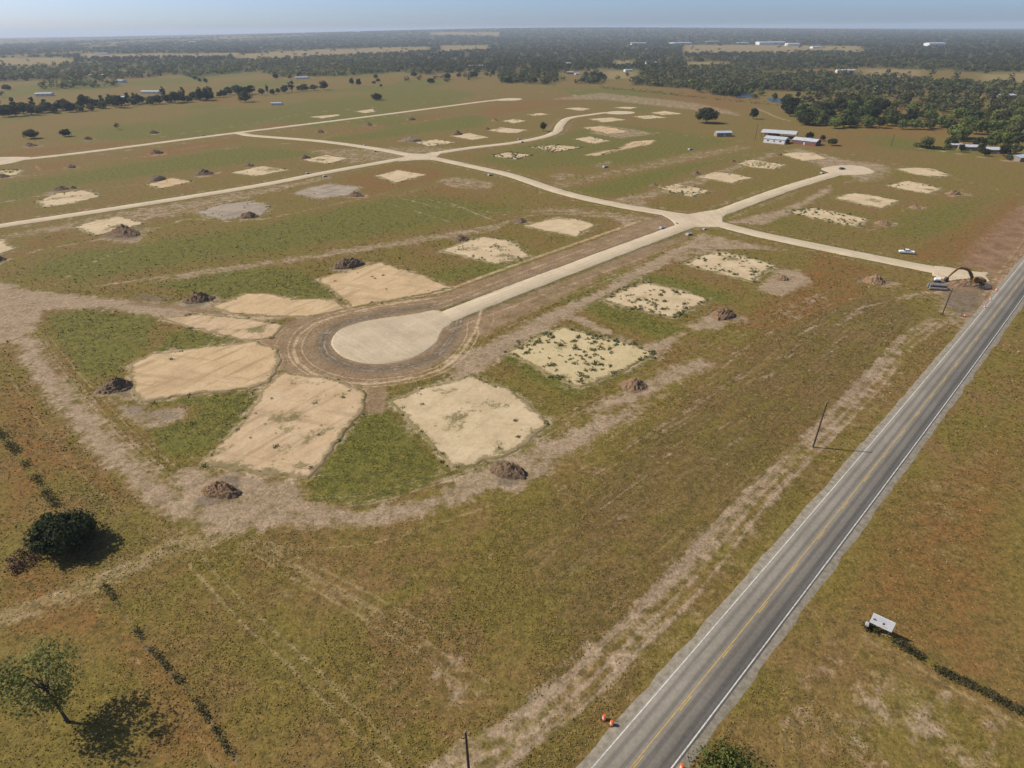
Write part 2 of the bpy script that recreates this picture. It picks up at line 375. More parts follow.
def plate(name, P, mat, z, skirt, wob, seed, step=1.2, kind='structure', rot=0.0):
    """a slightly raised sheet with an uneven outline and sloping sides"""
    P = np.asarray(P, float)
    if np.sum(P[:, 0] * np.roll(P[:, 1], -1) - P[:, 1] * np.roll(P[:, 0], -1)) < 0: P = P[::-1]
    O = resample(P, step); T = np.roll(O, -1, 0) - np.roll(O, 1, 0); T /= np.linalg.norm(T, axis=1)[:, None] + 1e-9
    N = np.stack([T[:, 1], -T[:, 0]], -1)
    O = O + N * ((fbm(O[:, 0] / 3.2, O[:, 1] / 3.2, seed, 4) - 0.55) * 2 * wob)[:, None]
    c = O.mean(0); n = len(O)
    rings = [(1.0, 0.0, z, 0), (0, 0, -0.12, skirt)]
    V = [np.c_[O + N * skirt, np.full(n, -0.12)], np.c_[O, np.full(n, z)]]
    ins = np.clip(1 - 2.6 / (np.linalg.norm(O - c, axis=1) + .1), .5, .97)[:, None]
    V.append(np.c_[c + (O - c) * ins, np.full(n, z + 0.05)])
    for f in (0.66, 0.33): V.append(np.c_[c + (O - c) * np.minimum(f, ins * .9 if f > .5 else f), np.full(n, z + 0.05)])
    V = np.concatenate(V + [np.array([[c[0], c[1], z + 0.05]])])
    F = []
    for k in range(4):
        for i in range(n): F.append((k * n + i, k * n + (i + 1) % n, k * n + n + (i + 1) % n, k * n + n + i))
    for i in range(n): F.append((4 * n + i, 4 * n + (i + 1) % n, 5 * n))
    me = rawmesh(name, V, F, mat)
    uv = me.uv_layers.new(name='UVMap')
    ix = np.zeros(len(me.loops), np.int32); me.loops.foreach_get('vertex_index', ix)
    rim = me.color_attributes.new('rim', 'FLOAT_COLOR', 'POINT'); rv = np.zeros((len(V), 4), np.float32); rv[:2 * n, 0] = 1; rim.data.foreach_set('color', rv.ravel())
    cr, sr = math.cos(rot), math.sin(rot)
    U = np.c_[V[:, 0] * cr + V[:, 1] * sr, -V[:, 0] * sr + V[:, 1] * cr]
    uv.data.foreach_set('uv', U[ix].astype(np.float32).ravel())
    o = link(name, me); o['kind'] = kind
    return o, O

# highway edge lines seen in the picture, turned into ground curves
HL = gpts([(592, 767), (672, 676), (762, 576), (823, 504), (918, 384), (983, 309.5), (1024, 261)])
HR = gpts([(669.5, 767), (768, 639), (817.5, 576), (888, 484), (959.5, 384), (1024, 297)])
hd = HL[-1] - HL[0]; hd /= np.linalg.norm(hd); hn = np.array([hd[1], -hd[0]])
def fitc(P):
    return np.polyfit((P - HL[0]) @ hd, (P - HL[0]) @ hn, 2)
cl, cr_ = fitc(HL), fitc(HR)
HW = abs(np.polyval(cr_ - cl, 60)); HW = float(np.clip(HW, 6.6, 7.6))
def hwy(s, off):
    """point at distance s along the highway, off metres right of its centre line"""
    s = np.asarray(s, float); sc = np.clip(s, -30, 330)
    q = (np.polyval(cl, sc) + np.polyval(cr_, sc)) / 2
    dq = (np.polyval(np.polyder(cl), sc) + np.polyval(np.polyder(cr_), sc)) / 2
    q = q + dq * (s - sc)
    return HL[0] + np.outer(s, hd) + np.outer(q + off, hn)
HANG = math.atan2(hd[1], hd[0])

# ------------------------------------------------------------------ building pads, outlines as seen
PADS = [  # material, outline, height, weediness
 ('pad', [(392, 402), (420, 388), (470, 377), (512, 391), (549, 424), (530, 440), (505, 456), (452, 469)], 0.35, 0.25),
 ('pad_yellow', [(508, 352), (535, 338), (563, 328), (612, 339), (656, 353), (622, 372), (580, 388), (545, 372)], 0.3, 1.0),
 ('pad', [(601, 301), (622, 290), (647, 282), (680, 290), (707, 299), (690, 310), (672, 318), (632, 309)], 0.3, 1.0),
 ('pad', [(683, 264), (700, 256), (722, 251), (750, 258), (775, 266), (752, 282), (716, 273)], 0.3, 0.7),
 ('pad', [(440, 251), (481, 237), (512, 241), (531, 257), (496, 264), (470, 258)], 0.3, 0.5),
 ('pad', [(524, 226), (559, 217), (576, 219), (595, 225), (577, 237), (550, 232)], 0.3, 0.0),
 ('pad_raw', [(318, 279), (348, 270), (381, 263), (405, 270), (432, 279), (452, 288), (420, 296), (380, 302), (352, 308), (340, 297)], 0.3, 0.1),
 ('pad_raw', [(212, 307), (245, 294), (265, 294), (295, 299), (335, 300), (346, 309), (310, 317), (270, 317), (228, 313)], 0.3, 0.0),
 ('pad_patchy', [(162, 319), (200, 314), (250, 319), (284, 326), (275, 336), (252, 341), (222, 335), (196, 329)], 0.2, 0.2),
 ('pad_raw', [(130, 366), (150, 355), (205, 347), (256, 342), (276, 348), (281, 362), (270, 383), (256, 387), (200, 394), (141, 402), (130, 388)], 0.45, 0.05),
 ('pad_patchy', [(200, 464), (228, 438), (256, 405), (262, 390), (285, 373), (330, 378), (364, 390), (364, 407), (335, 446), (308, 478), (256, 474)], 0.45, 0.35),
 ('pad', [(787, 212), (813, 207.5), (840, 213), (869, 219.5), (856, 227), (815, 219)], 0.3, 0.9),
 ('pad', [(833, 198), (853, 193), (876, 196), (899.5, 201), (883, 208.5), (857, 204)], 0.3, 0.0),
 ('pad', [(885.5, 186), (908, 181), (925, 184), (941, 189), (930, 194), (910, 191)], 0.3, 0.4),
 ('pad', [(895, 169), (915, 167.5), (934, 169), (954, 176), (932, 177.5), (912, 174)], 0.3, 0.1),
 ('pad', [(780, 154), (795, 152.5), (813, 153), (829, 159), (803, 161), (790, 157)], 0.3, 0.0),
 ('pad', [(737, 164), (750, 159.5), (786, 165), (774, 169.5), (752, 167.5)], 0.3, 0.5),
 ('pad', [(697, 177), (714, 172), (734, 174), (752.5, 178), (731, 183.5), (713, 180)], 0.3, 0.2),
 ('pad', [(660, 188), (675, 184), (694, 187), (711, 191), (692, 197), (675, 193)], 0.3, 0.9),
 ('pad', [(491, 156), (508, 152), (532, 155), (516, 160)], 0.3, 1.0),
 ('pad', [(530, 147), (557, 145), (583, 147.5), (553, 152.5)], 0.3, 0.9),
 ('pad', [(574, 139), (590, 136.5), (610, 141), (594, 144)], 0.25, 0.4),
 ('pad_raw', [(583, 155.5), (596, 152), (617, 149), (632, 141.5), (655, 140), (651, 144.5), (620, 150.5), (597, 156)], 0.25, 0.2),
 ('pad_raw', [(582, 127.5), (600, 126), (617, 128.5), (631, 132.5), (608, 134), (594, 131)], 0.2, 0.4),
 ('pad', [(589, 119), (612, 117.5), (627, 120), (602, 122.5)], 0.25, 0.1),
 ('pad', [(563, 108.5), (578, 107.5), (591, 108.8), (582, 111)], 0.25, 0.1),
 ('pad', [(526, 114.2), (540, 113), (550, 114.5), (534, 116)], 0.25, 0.2),
 ('pad', [(502, 121), (514, 119), (527, 120.8), (514, 123.5)], 0.25, 0.3),
 ('pad', [(487, 130.5), (501, 127.5), (528, 130), (517, 133), (505, 133)], 0.25, 0.2),
 ('pad', [(450, 136.3), (469, 133), (489, 137.5), (473, 140)], 0.25, 0.0),
 ('pad', [(415, 142.7), (436, 139.3), (456, 142.5), (430, 146.5)], 0.25, 0.4),
 ('pad', [(375, 176), (398, 170), (426, 175), (396, 183)], 0.3, 0.1),
 ('pad', [(301, 160.5), (326, 155), (349, 158.5), (328, 164)], 0.3, 0.4),
 ('pad', [(231, 173), (262, 166), (289, 170), (256, 176.5)], 0.3, 0.2),
 ('pad_raw', [(146, 184.5), (172, 178), (193, 181.5), (160, 189)], 0.2, 0.3),
 ('pad', [(37, 201.5), (57, 193.5), (87, 190), (101, 196.5), (72, 204), (45, 207.5)], 0.3, 0.4),
 ('pad', [(75, 227.5), (95, 220.5), (120, 216.5), (145, 223), (120, 231), (95, 235.5)], 0.35, 0.2),
 ('pad', [(-30, 240), (0, 239), (15, 249), (-5, 256), (-35, 252)], 0.3, 0.0),
 ('pad_grey', [(196, 212), (222, 204), (250, 201), (273, 206), (262, 214.5), (225, 220), (205, 217)], 0.2, 0.3),
 ('pad_grey', [(293, 193.5), (310, 187), (330, 184), (362, 187), (350, 195), (318, 199.5)], 0.2, 0.1),
 ('pad', [(309, 117), (338, 114.3), (341, 115.6), (322, 118.5)], 0.25, 0.1),
 ('pad', [(355, 111.5), (373, 109), (376, 111.7), (365, 113.3)], 0.25, 0.1),
 ('pad', [(613, 107.8), (626, 106.8), (638, 107.3), (630, 109.3)], 0.25, 0.1),
 ('pad', [(650, 112.8), (665, 111), (683, 113.9), (663, 115.2)], 0.25, 0.1),
 ('pad_yellow', [(632, 116.3), (652, 115.2), (668, 117.6), (645, 119.2)], 0.2, 0.4),
 ('pad_yellow', [(-14, 173), (4, 169.5), (24, 170.5), (16, 175), (0, 177)], 0.2, 0.8),
]

# ------------------------------------------------------------------ spoil heaps: foot, width and height as seen
HEAPS = [
 (508, 472, 42, 24, 'dark dirt mound at the lower right corner of the nearest sand pad', 'spoil'), (222, 492, 42, 26, 'coarse brown dirt mound nearest the camera, below the grooved sand pad', 'spoil_brown'), (117, 388, 36, 17, 'low dirt mound at the left end of the big orange pad at left', 'spoil'),
 (634, 386, 28, 17, 'dirt mound at the right corner of the weedy yellow pad', 'spoil_brown'), (723, 316, 27, 17, 'pointed dirt mound with a pale apron beside the second weedy pad', 'spoil_brown'), (782, 279, 14, 9, 'small dirt mound on bare ground right of the pad below the crossroads', 'spoil_brown'),
 (874, 281.5, 23, 11, 'reddish brown dirt mound in grass left of the excavator', 'spoil_brown'), (883, 224, 15, 8, 'small brown mound right of the weedy pad near the white pickup', 'spoil_brown'), (915, 208, 10, 7, 'tiny brown mound right of the bare pad two pads above the pickup', 'spoil_brown'),
 (953, 194, 15, 8, 'reddish mound right of the pad furthest right', 'spoil_brown'), (199, 300, 31, 13, 'dark overgrown mound above the haul track left of the orange sand', 'spoil'), (349, 265.5, 32, 11, 'long dark mound behind the orange sand pad by the turnaround', 'spoil'),
 (461, 239.5, 17, 9, 'dark mound at the left tip of the weedy pad above the main street', 'spoil'), (519, 221.5, 15, 6, 'dark low mound left of the smooth pad above the main street', 'spoil'), (125, 234, 38, 11, 'double humped black mound at the front of the left hand pale pad', 'spoil'),
 (249, 217, 18, 9, 'black mound at the right of the grey pad', 'spoil'), (-1, 260, 16, 7, 'black mound cut by the left edge of the picture', 'spoil'), (356, 196, 16, 8, 'black mound in front of the second grey pad', 'spoil'),
 (204, 174, 19, 7, 'dark mound left of the pale pad between the two left streets', 'spoil'), (158, 180, 15, 6, 'grey brown mound behind the faint sandy pad at left', 'spoil_tan'), (157, 153.5, 13, 6, 'dark twin mound just below the upper left street', 'spoil'),
 (153.5, 133.5, 11, 5, 'dark mound above the upper left street, right of the field trees', 'spoil'), (88, 139.5, 9, 4, 'small dark mound right of the two field trees', 'spoil'), (31, 146, 12, 5, 'dark mound below the spreading field tree', 'spoil'),
 (71, 167.5, 9, 4, 'small grey mound below the upper left street', 'spoil_tan'), (368, 125.5, 11, 6, 'dark mound in reddish grass below the upper street', 'spoil'), (411, 120, 9, 5, 'pointed dark mound below the upper street, second from the turnaround', 'spoil'),
 (320, 132.5, 9, 4.5, 'dark mound just right of the junction of the upper streets', 'spoil'), (457, 135, 12, 7, 'tall brown mound behind the pad left of centre at the back', 'spoil_brown'), (495, 121, 8, 5, 'brown mound left of the far pale pad', 'spoil_brown'),
 (487, 129.5, 7, 4, 'small black mound left of the long far pad', 'spoil'), (411, 140.5, 20, 5, 'long low rubble mound left of the pad above the second crossroads', 'spoil_tan'), (305, 158, 10, 4, 'small dark mound behind the pad above the left street', 'spoil'),
 (696, 174.5, 11, 5, 'dark mound on the bare strip left of the pad in the upper middle', 'spoil'), (654, 185.5, 9, 5, 'dark mound left of the weedy pad in the upper middle', 'spoil'), (778, 155, 8, 6, 'dark mound beside the pad nearest the red house', 'spoil'),
 (733, 161.5, 6, 3, 'tiny dark mound left of the second pad below the red house', 'spoil'), (61, 189.5, 17, 5, 'long dark mound behind the pale pad at the far left', 'spoil'), (73, 188.5, 8, 4, 'small dark mound right of the long mound behind the far left pad', 'spoil'),
 (249, 166, 9, 4, 'dark mound behind the pale pad below the left street junction', 'spoil'), (1, 177, 16, 4.5, 'dark mound at the left edge below the sandy turnaround', 'spoil'), (966, 284, 38, 9, 'dark heap of dug earth under the excavator boom', 'spoil_brown')]

# ------------------------------------------------------------------ the ground sheet
azs = np.unique(np.round(np.r_[np.arange(-180, -62, 4.0), np.arange(-62, -48, 0.16), np.arange(-48, 48, 0.105), np.arange(48, 62, 0.3), np.arange(62, 180, 4.0)], 4))
rs = [14.0]
while rs[-1] < 20500:
    r = rs[-1]; rs.append(r + min(max(0.28, 0.95 * r * r / (FPX * CAM_H)), r * 0.05))
rs = np.array(rs)
A, RR = np.meshgrid(np.radians(azs), rs)
GX, GY = (RR * np.sin(A)).ravel(), (RR * np.cos(A)).ravel()
print('ground verts', GX.size)
near = np.hypot(GX, GY) < 3200
CH = {k: np.zeros(GX.size, np.float32) for k in ('bare', 'lush', 'red', 'sand', 'dark', 'straw', 'wood', 'mow', 'block', 'soil_and_shade', 'rust')}
order = np.argsort(GY, kind='stable'); GYs = GY[order]
def cand(x0, x1, y0, y1):
    i, j = np.searchsorted(GYs, y0), np.searchsorted(GYs, y1)
    q = order[i:j]; return q[(GX[q] > x0) & (GX[q] < x1)]
def seg_d(px, py, P, closed):
    d = np.full(px.shape, 1e9); n = len(P)
    for i in range(n if closed else n - 1):
        a, b = P[i], P[(i + 1) % n]; e = b - a; L = e @ e + 1e-12
        t = np.clip(((px - a[0]) * e[0] + (py - a[1]) * e[1]) / L, 0, 1)
        d = np.minimum(d, (px - a[0] - e[0] * t) ** 2 + (py - a[1] - e[1] * t) ** 2)
    return np.sqrt(d)
def inside(px, py, P):
    r = np.zeros(px.shape, bool); n = len(P)
    for i in range(n):
        a, b = P[i], P[(i + 1) % n]
        if a[1] == b[1]: continue
        r ^= ((a[1] > py) != (b[1] > py)) & (px < (b[0] - a[0]) * (py - a[1]) / (b[1] - a[1]) + a[0])
    return r
def poly(ch, pts, v=1.0, soft=3.0, world=False, mode='max'):
    P = np.asarray(pts, float) if world else gpts(pts)
    q = cand(P[:, 0].min() - soft, P[:, 0].max() + soft, P[:, 1].min() - soft, P[:, 1].max() + soft)
    if not len(q): return
    d = seg_d(GX[q], GY[q], P, True); s = np.where(inside(GX[q], GY[q], P), d, -d)
    m = np.clip(0.5 + s / (2 * soft), 0, 1) * abs(v)
    CH[ch][q] = np.maximum(CH[ch][q], m) if mode == 'max' else np.clip(CH[ch][q] - m, 0, 1)
def line(ch, pts, wid, v=1.0, soft=1.5, mode='max', smooth=True, world=False):
    P = np.asarray(pts, float) if world else gpts(pts)
    if smooth and len(P) > 2: P = catmull(P, 8.0)
    e = wid / 2 + soft
    q = cand(P[:, 0].min() - e, P[:, 0].max() + e, P[:, 1].min() - e, P[:, 1].max() + e)
    if not len(q): return
    d = seg_d(GX[q], GY[q], P, False)
    m = np.clip(0.5 + (wid / 2 - d) / (2 * soft), 0, 1) * abs(v)
    CH[ch][q] = np.maximum(CH[ch][q], m) if mode == 'max' else np.clip(CH[ch][q] - m, 0, 1)
def shift(pts, dx, dy): return [(x + dx, y + dy) for x, y in pts]
def offs(pts, m):
    """the same run, m metres to its right"""
    P = catmull(gpts(pts), 6.0); T = np.gradient(P, axis=0); T /= np.linalg.norm(T, axis=1)[:, None] + 1e-9
    return P + np.stack([T[:, 1], -T[:, 0]], -1) * m

# lush and dry sweeps of grass
for v, so, p in [
 (.95, 12, [(0, 207), (0, 184), (130, 164), (245, 146), (330, 153), (250, 163), (130, 178), (60, 188)]),
 (.95, 14, [(300, 143), (370, 132), (470, 114), (492, 118), (480, 127), (430, 132), (380, 139)]),
 (.72, 12, [(0, 278), (50, 252), (150, 240), (250, 225), (350, 203), (430, 192), (540, 208), (470, 222), (300, 250), (150, 272), (70, 288)]),
 (.75, 10, [(560, 192), (640, 172), (720, 157), (770, 148), (792, 149), (735, 160), (680, 176), (625, 197)]),
 (.60, 12, [(880, 216), (960, 196), (1010, 190), (1000, 206), (950, 240), (900, 243), (862, 238)]),
 (.65, 10, [(470, 160), (530, 142), (600, 122), (660, 128), (740, 141), (700, 152), (640, 165), (560, 168), (520, 171)]),
 (.55, 10, [(840, 230), (905, 246), (800, 232), (745, 222), (770, 209)]),
 (.85, 2, [(172, 332), (190, 328), (247, 341), (210, 349), (170, 355), (150, 355)]),
 (.95, 2, [(150, 402), (256, 388), (258, 404), (230, 434), (200, 455), (165, 455), (145, 430), (190, 420), (205, 405)]),
 (1.0, 1.5, [(366, 411), (386, 411), (418, 442), (449, 470), (425, 488), (370, 505), (312, 502), (312, 480), (338, 446)]),
 (.7, 3, [(40, 312), (100, 308), (160, 317), (150, 345), (120, 375), (80, 380), (55, 345)]),
 (.8, 3, [(150, 285), (260, 265), (300, 270), (318, 280), (345, 296), (310, 303), (265, 292), (220, 300)]),
 (.8, 2, [(485, 345), (505, 338), (512, 352), (560, 376), (590, 394), (575, 400), (530, 380)]),
 (.8, 2, [(560, 300), (600, 290), (660, 320), (690, 330), (660, 338), (600, 318)]),
 (.75, 2, [(590, 283), (640, 270), (690, 280), (740, 300), (720, 305), (660, 284)]),
 (.7, 3, [(470, 262), (540, 255), (600, 232), (640, 222), (560, 245), (500, 275), (440, 285), (425, 275)]),
 (.5, 4, [(60, 480), (95, 470), (130, 505), (170, 545), (110, 565), (70, 585), (100, 560)]),
 (.45, 5, [(250, 560), (300, 600), (320, 700), (250, 640)]),
 (.4, 5, [(660, 640), (760, 540), (850, 430), (905, 360), (900, 350), (840, 420), (740, 540), (640, 640), (560, 720), (600, 720)]),
 (.5, 3, [(700, 760), (800, 630), (880, 520), (960, 410), (1000, 370), (1024, 345), (1024, 330), (985, 372), (900, 492), (800, 620), (690, 768)]),
]: poly('lush', p, v, so)
for v, so, p in [
 (.8, 6, [(25, 158), (80, 149), (130, 146), (128, 140), (60, 146), (0, 152), (0, 158)]),
 (.8, 6, [(128, 158), (150, 148), (240, 138), (250, 141), (190, 152), (150, 160)]),
 (.7, 6, [(25, 164), (70, 160), (90, 164), (60, 172), (30, 172)]),
 (.7, 8, [(256, 127), (300, 118), (340, 114), (300, 126), (270, 130)]),
 (.7, 8, [(320, 135), (420, 116), (480, 108), (490, 105), (430, 120), (360, 132)]),
 (.75, 10, [(470, 112), (500, 103), (560, 97), (590, 99), (560, 106), (520, 112), (490, 118)]),
 (.75, 5, [(340, 178), (400, 164), (440, 168), (450, 176), (420, 184), (370, 196)]),
 (.6, 5, [(390, 196), (450, 184), (520, 206), (480, 212)]),
 (.7, 4, [(20, 244), (60, 232), (80, 236), (60, 243), (30, 252)]),
 (.9, 6, [(0, 380), (40, 400), (60, 440), (130, 490), (110, 500), (60, 470), (40, 500), (0, 540)]),
 (.9, 6, [(0, 560), (40, 560), (80, 575), (100, 600), (150, 640), (200, 700), (250, 768), (130, 768), (160, 720), (110, 640), (60, 640), (0, 640)]),
 (.7, 8, [(820, 600), (860, 540), (930, 470), (1024, 400), (1024, 720), (960, 690), (870, 630)]),
 (.45, 8, [(760, 700), (840, 630), (870, 640), (800, 730), (760, 768)]),
 (.6, 4, [(60, 355), (110, 395), (160, 440), (140, 440), (90, 410), (70, 385)]),
 (.5, 6, [(640, 660), (560, 740), (520, 768), (560, 768), (640, 690)]),
 (.6, 8, [(840, 130), (900, 127), (960, 133), (900, 145), (840, 150), (790, 146), (800, 133)]),
 (.75, 3, [(820, 250), (880, 270), (860, 300), (790, 330), (720, 330), (780, 290)]),
]: poly('red', p, v, so)
# the mown roadside field with furrows running beside the highway
poly('mow', [(470, 768), (540, 620), (480, 560), (560, 480), (720, 360), (800, 300), (900, 290), (940, 320), (900, 370), (800, 500), (640, 680), (560, 768)], .9, 8)
poly('mow', [(700, 768), (800, 640), (900, 500), (1024, 350), (1024, 768)], .45, 8)
poly('mow', [(250, 560), (450, 540), (560, 480), (540, 620), (470, 768), (300, 768)], .5, 10)
# bare soil
for v, so, p in [
 (.9, 3, [(-60, 285), (0, 280), (30, 290), (100, 296), (170, 306), (220, 316), (160, 318), (100, 309), (45, 311), (40, 325), (20, 340), (-60, 350)]),
 (.8, 3, [(90, 296), (200, 304), (220, 300), (250, 318), (160, 316)]),
 (.75, 3, [(150, 305), (190, 298), (220, 302), (200, 312)]),
 (.75, 2, [(105, 395), (130, 405), (190, 408), (190, 418), (140, 432), (120, 415)]),
 (.85, 2.5, [(170, 468), (200, 466), (256, 476), (310, 482), (310, 500), (360, 510), (430, 495), (470, 472), (540, 440), (590, 428), (600, 435), (540, 478), (450, 508), (380, 528), (260, 530), (205, 520), (175, 495)]),
 (.8, 2.5, [(585, 410), (625, 388), (660, 370), (700, 355), (718, 366), (690, 380), (640, 402), (600, 414)]),
 (.95, 3, [(685, 325), (715, 312), (740, 318), (720, 330), (690, 331)]),
 (.85, 2.5, [(640, 345), (690, 330), (660, 360), (650, 358), (620, 340), (560, 318), (580, 314)]),
 (.9, 3, [(755, 290), (775, 268), (800, 270), (815, 285), (780, 297)]),
 (.95, 3, [(440, 360), (480, 345), (530, 320), (600, 290), (660, 255), (700, 236), (705, 240), (660, 268), (600, 300), (540, 335), (480, 375), (455, 380)]),
 (.8, 3, [(700, 232), (760, 245), (800, 252), (760, 250), (690, 250), (640, 272)]),
 (.8, 3, [(715, 223), (770, 212), (790, 205), (830, 185), (835, 190), (790, 215), (765, 225)]),
 (.55, 4, [(860, 232), (885, 219), (900, 224), (870, 233)]),
 (.55, 4, [(890, 212), (912, 204), (926, 206), (905, 212)]), (.55, 4, [(945, 196), (960, 188), (970, 192), (950, 198)]),
 (.75, 8, [(700, 163), (750, 154), (800, 148), (850, 160), (880, 163), (896, 167), (880, 180), (860, 180), (815, 165), (780, 150)]),
 (.7, 6, [(850, 180), (890, 170), (885, 178), (870, 182), (840, 184)]),
 (.6, 5, [(500, 212), (560, 206), (640, 214), (668, 219), (620, 234), (610, 220), (560, 213)]),
 (.6, 4, [(100, 285), (290, 256), (480, 226), (515, 222), (500, 230), (460, 238), (300, 262), (180, 282)]),
 (.5, 5, [(150, 215), (200, 197), (280, 183), (290, 188), (240, 198), (200, 206)]),
 (.6, 4, [(0, 235), (130, 210), (250, 191), (330, 174), (335, 178), (260, 196), (180, 216), (60, 232), (0, 240)]),
 (.6, 4, [(430, 180), (460, 176), (500, 183), (490, 190), (450, 188)]),
 (.65, 6, [(590, 132), (600, 124), (640, 130), (660, 134), (620, 139), (585, 133)]),
 (.5, 6, [(530, 186), (600, 172), (690, 152), (740, 145), (760, 147), (700, 160), (610, 178), (540, 195)]),
 (.6, 5, [(545, 176), (560, 172), (580, 175), (560, 182)]), (.55, 5, [(590, 164), (612, 160), (615, 164), (595, 168)]),
 (.6, 4, [(600, 200), (640, 193), (668, 185), (740, 163), (770, 152), (785, 153), (750, 166), (700, 186), (650, 200), (655, 210), (620, 208)]),
 (.6, 10, [(540, 100), (600, 92), (700, 103), (740, 112), (740, 116), (690, 110), (600, 100)]),
 (.55, 8, [(340, 148), (420, 146), (470, 148), (440, 155), (380, 162), (350, 165), (300, 150)]),
 (.6, 3, [(960, 290), (990, 292), (984, 320), (960, 330), (940, 320), (930, 300)]),
 (.75, 3, [(560, 430), (640, 400), (690, 380), (640, 420), (580, 450), (520, 480), (500, 480)]),
 (.5, 8, [(780, 720), (840, 650), (960, 700), (1024, 740), (1024, 768), (800, 768)]),
 (.45, 4, [(780, 300), (830, 292), (800, 320), (770, 318)]),
 (.7, 2.5, [(585, 300), (600, 288), (640, 268), (668, 262), (650, 276), (610, 292)]), (.7, 2.5, [(655, 258), (690, 250), (740, 245), (700, 256), (680, 263)]), (.6, 3, [(490, 345), (520, 330), (560, 312), (575, 318), (530, 336), (505, 348)]),
 (.45, 3, [(895, 295), (945, 290), (950, 300), (900, 302)]),
]: poly('bare', p, v, so)
for v, wd, so, p in [
 (.95, 7, 4, [(10, 320), (30, 350), (55, 385), (80, 415), (105, 445), (135, 472), (165, 498), (205, 520), (260, 522)]),
 (.60, 4.5, 2.5, [(470, 762), (512, 745), (587, 684), (640, 630), (687, 586), (762, 494), (818, 440), (875, 382), (905, 345), (940, 320)]),
 (.6, 5, 2, [(640, 605), (700, 560), (745, 500), (790, 462), (830, 425)]),
 (.5, 6, 3, [(420, 640), (455, 665), (460, 690)]),
 (.85, 2.2, 1, [(95, 287), (125, 282), (256, 264), (330, 255), (400, 244), (430, 239), (460, 232), (500, 224), (545, 214), (640, 219)]),
 (.75, 1.8, 1, [(450, 203), (470, 211), (495, 221)]), (.7, 1.5, 1, [(365, 200), (400, 207), (450, 222)]),
 (.7, 1.5, 1, [(388, 195), (440, 208)]), (.6, 1.4, 1, [(405, 193), (500, 219)]), (.7, 1.5, 1, [(480, 210), (515, 217)]),
 (.7, 2.5, 1.2, [(0, 262), (40, 250), (110, 238), (165, 226), (185, 219), (250, 221), (330, 205), (370, 197), (390, 192)]),
 (.6, 2, 1, [(50, 288), (75, 272), (110, 255), (160, 240)]),
 (.8, 3, 1.5, [(0, 203), (60, 193), (145, 183), (190, 177)]),
 (.8, 3, 2, [(-20, 181), (0, 179.5), (43, 174.5)]), (.7, 3, 2, [(36, 165), (42, 171), (70, 169), (90, 163), (130, 158), (256, 146), (320, 141)]),
 (.7, 3, 2, [(320, 140), (345, 132), (400, 124), (470, 115), (480, 112)]),
 (.7, 3, 2, [(100, 154), (256, 134), (380, 118), (420, 113)]), (.7, 4, 2.5, [(150, 138), (256, 123), (310, 113), (400, 105), (480, 97), (540, 92), (600, 90)]),
 (.9, 6, 3, [(566, 94.5), (600, 97.5), (632, 101), (700, 109), (737, 115.2)]),
 (.6, 3, 2, [(440, 186), (420, 189), (400, 196)]),
 (.7, 2.5, 1.5, [(580, 128), (640, 131), (690, 136), (740, 141), (790, 145), (850, 154), (910, 168), (960, 180), (1024, 196)]),
 (.9, 3.5, 1.2, [(903, 146), (933, 150), (980, 157), (1034, 164.5)]),
 (.8, 5, 2, [(756, 108), (768, 113), (776, 117), (790, 121)]),
 (.55, 14, 5, [(985, 300), (1005, 265), (1024, 240), (1050, 205)]),
 (.7, 3, 1.5, [(896, 297), (925, 293), (955, 292)]),
]: line('bare', p, wd, v, so)
for sg in (-1, 1):
    line('bare', offs(R1[:7], sg * 8.5), 5, .5, 2.5, world=True, smooth=False)
    line('bare', offs(R2[1:12], sg * 8.5), 4.5, .45, 2.5, world=True, smooth=False)
    line('bare', offs(R4[:12], sg * 9), 5, .55, 3, world=True, smooth=False)
    line('bare', offs(R3, sg * 10), 6, .5, 3, world=True, smooth=False)
    line('lush', offs(R1[:7], sg * 5.4), 2.2, .8, 1, world=True, smooth=False)
    line('lush', offs(R2[1:14], sg * 5.4), 2.2, .8, 1, world=True, smooth=False)
    line('lush', offs(R4[:12], sg * 5.4), 2.2, .8, 1, world=True, smooth=False)
def tracks(ch, pts, n, spread, wid, lo, hi, seed):
    rr = random.Random(seed)
    for k in range(n): line(ch, offs(pts, rr.uniform(-spread, spread)), wid * rr.uniform(.6, 1.5), rr.uniform(lo, hi), wid * .6, world=True, smooth=False)
ARC = [(10, 320), (30, 350), (55, 385), (80, 415), (105, 445), (135, 472), (165, 498), (205, 520), (260, 524), (310, 520), (370, 516), (430, 498), (490, 478), (560, 440), (620, 405), (690, 372)]
tracks('bare', ARC, 12, 5, .7, .4, .75, 1)
tracks('straw', ARC, 8, 8, .6, .4, .8, 2)
PWR = [(440, 790), (470, 762), (512, 745), (587, 684), (640, 630), (687, 586), (762, 494), (818, 440), (875, 382), (905, 345), (940, 320)]
tracks('bare', PWR, 12, 3.4, .7, .45, .9, 3)
tracks('bare', [(700, 375), (760, 330), (830, 300), (900, 285)], 8, 12, .7, .3, .6, 4)
tracks('bare', [(540, 478), (620, 430), (700, 385), (790, 335), (850, 305)], 12, 16, .6, .3, .62, 14)
tracks('straw', [(300, 700), (450, 680), (540, 600), (650, 480), (760, 400), (880, 310)], 10, 25, .5, .25, .55, 15)
RNG = catmull(gpts([(452, 318), (446, 334), (424, 356), (378, 364.5), (345, 358), (332, 344), (343, 328), (381, 317), (430, 309)]), 4.0); _c = RNG.mean(0)
rr = random.Random(9)
for k in range(26):
    u_ = rr.uniform(2, 15); line(rr.choice(['sand', 'sand', 'bare', 'lush']), _c + (RNG - _c) * (1 + u_ / 17.0), rr.uniform(.4, 1.1), rr.uniform(.3, .8), .45, world=True, smooth=False)
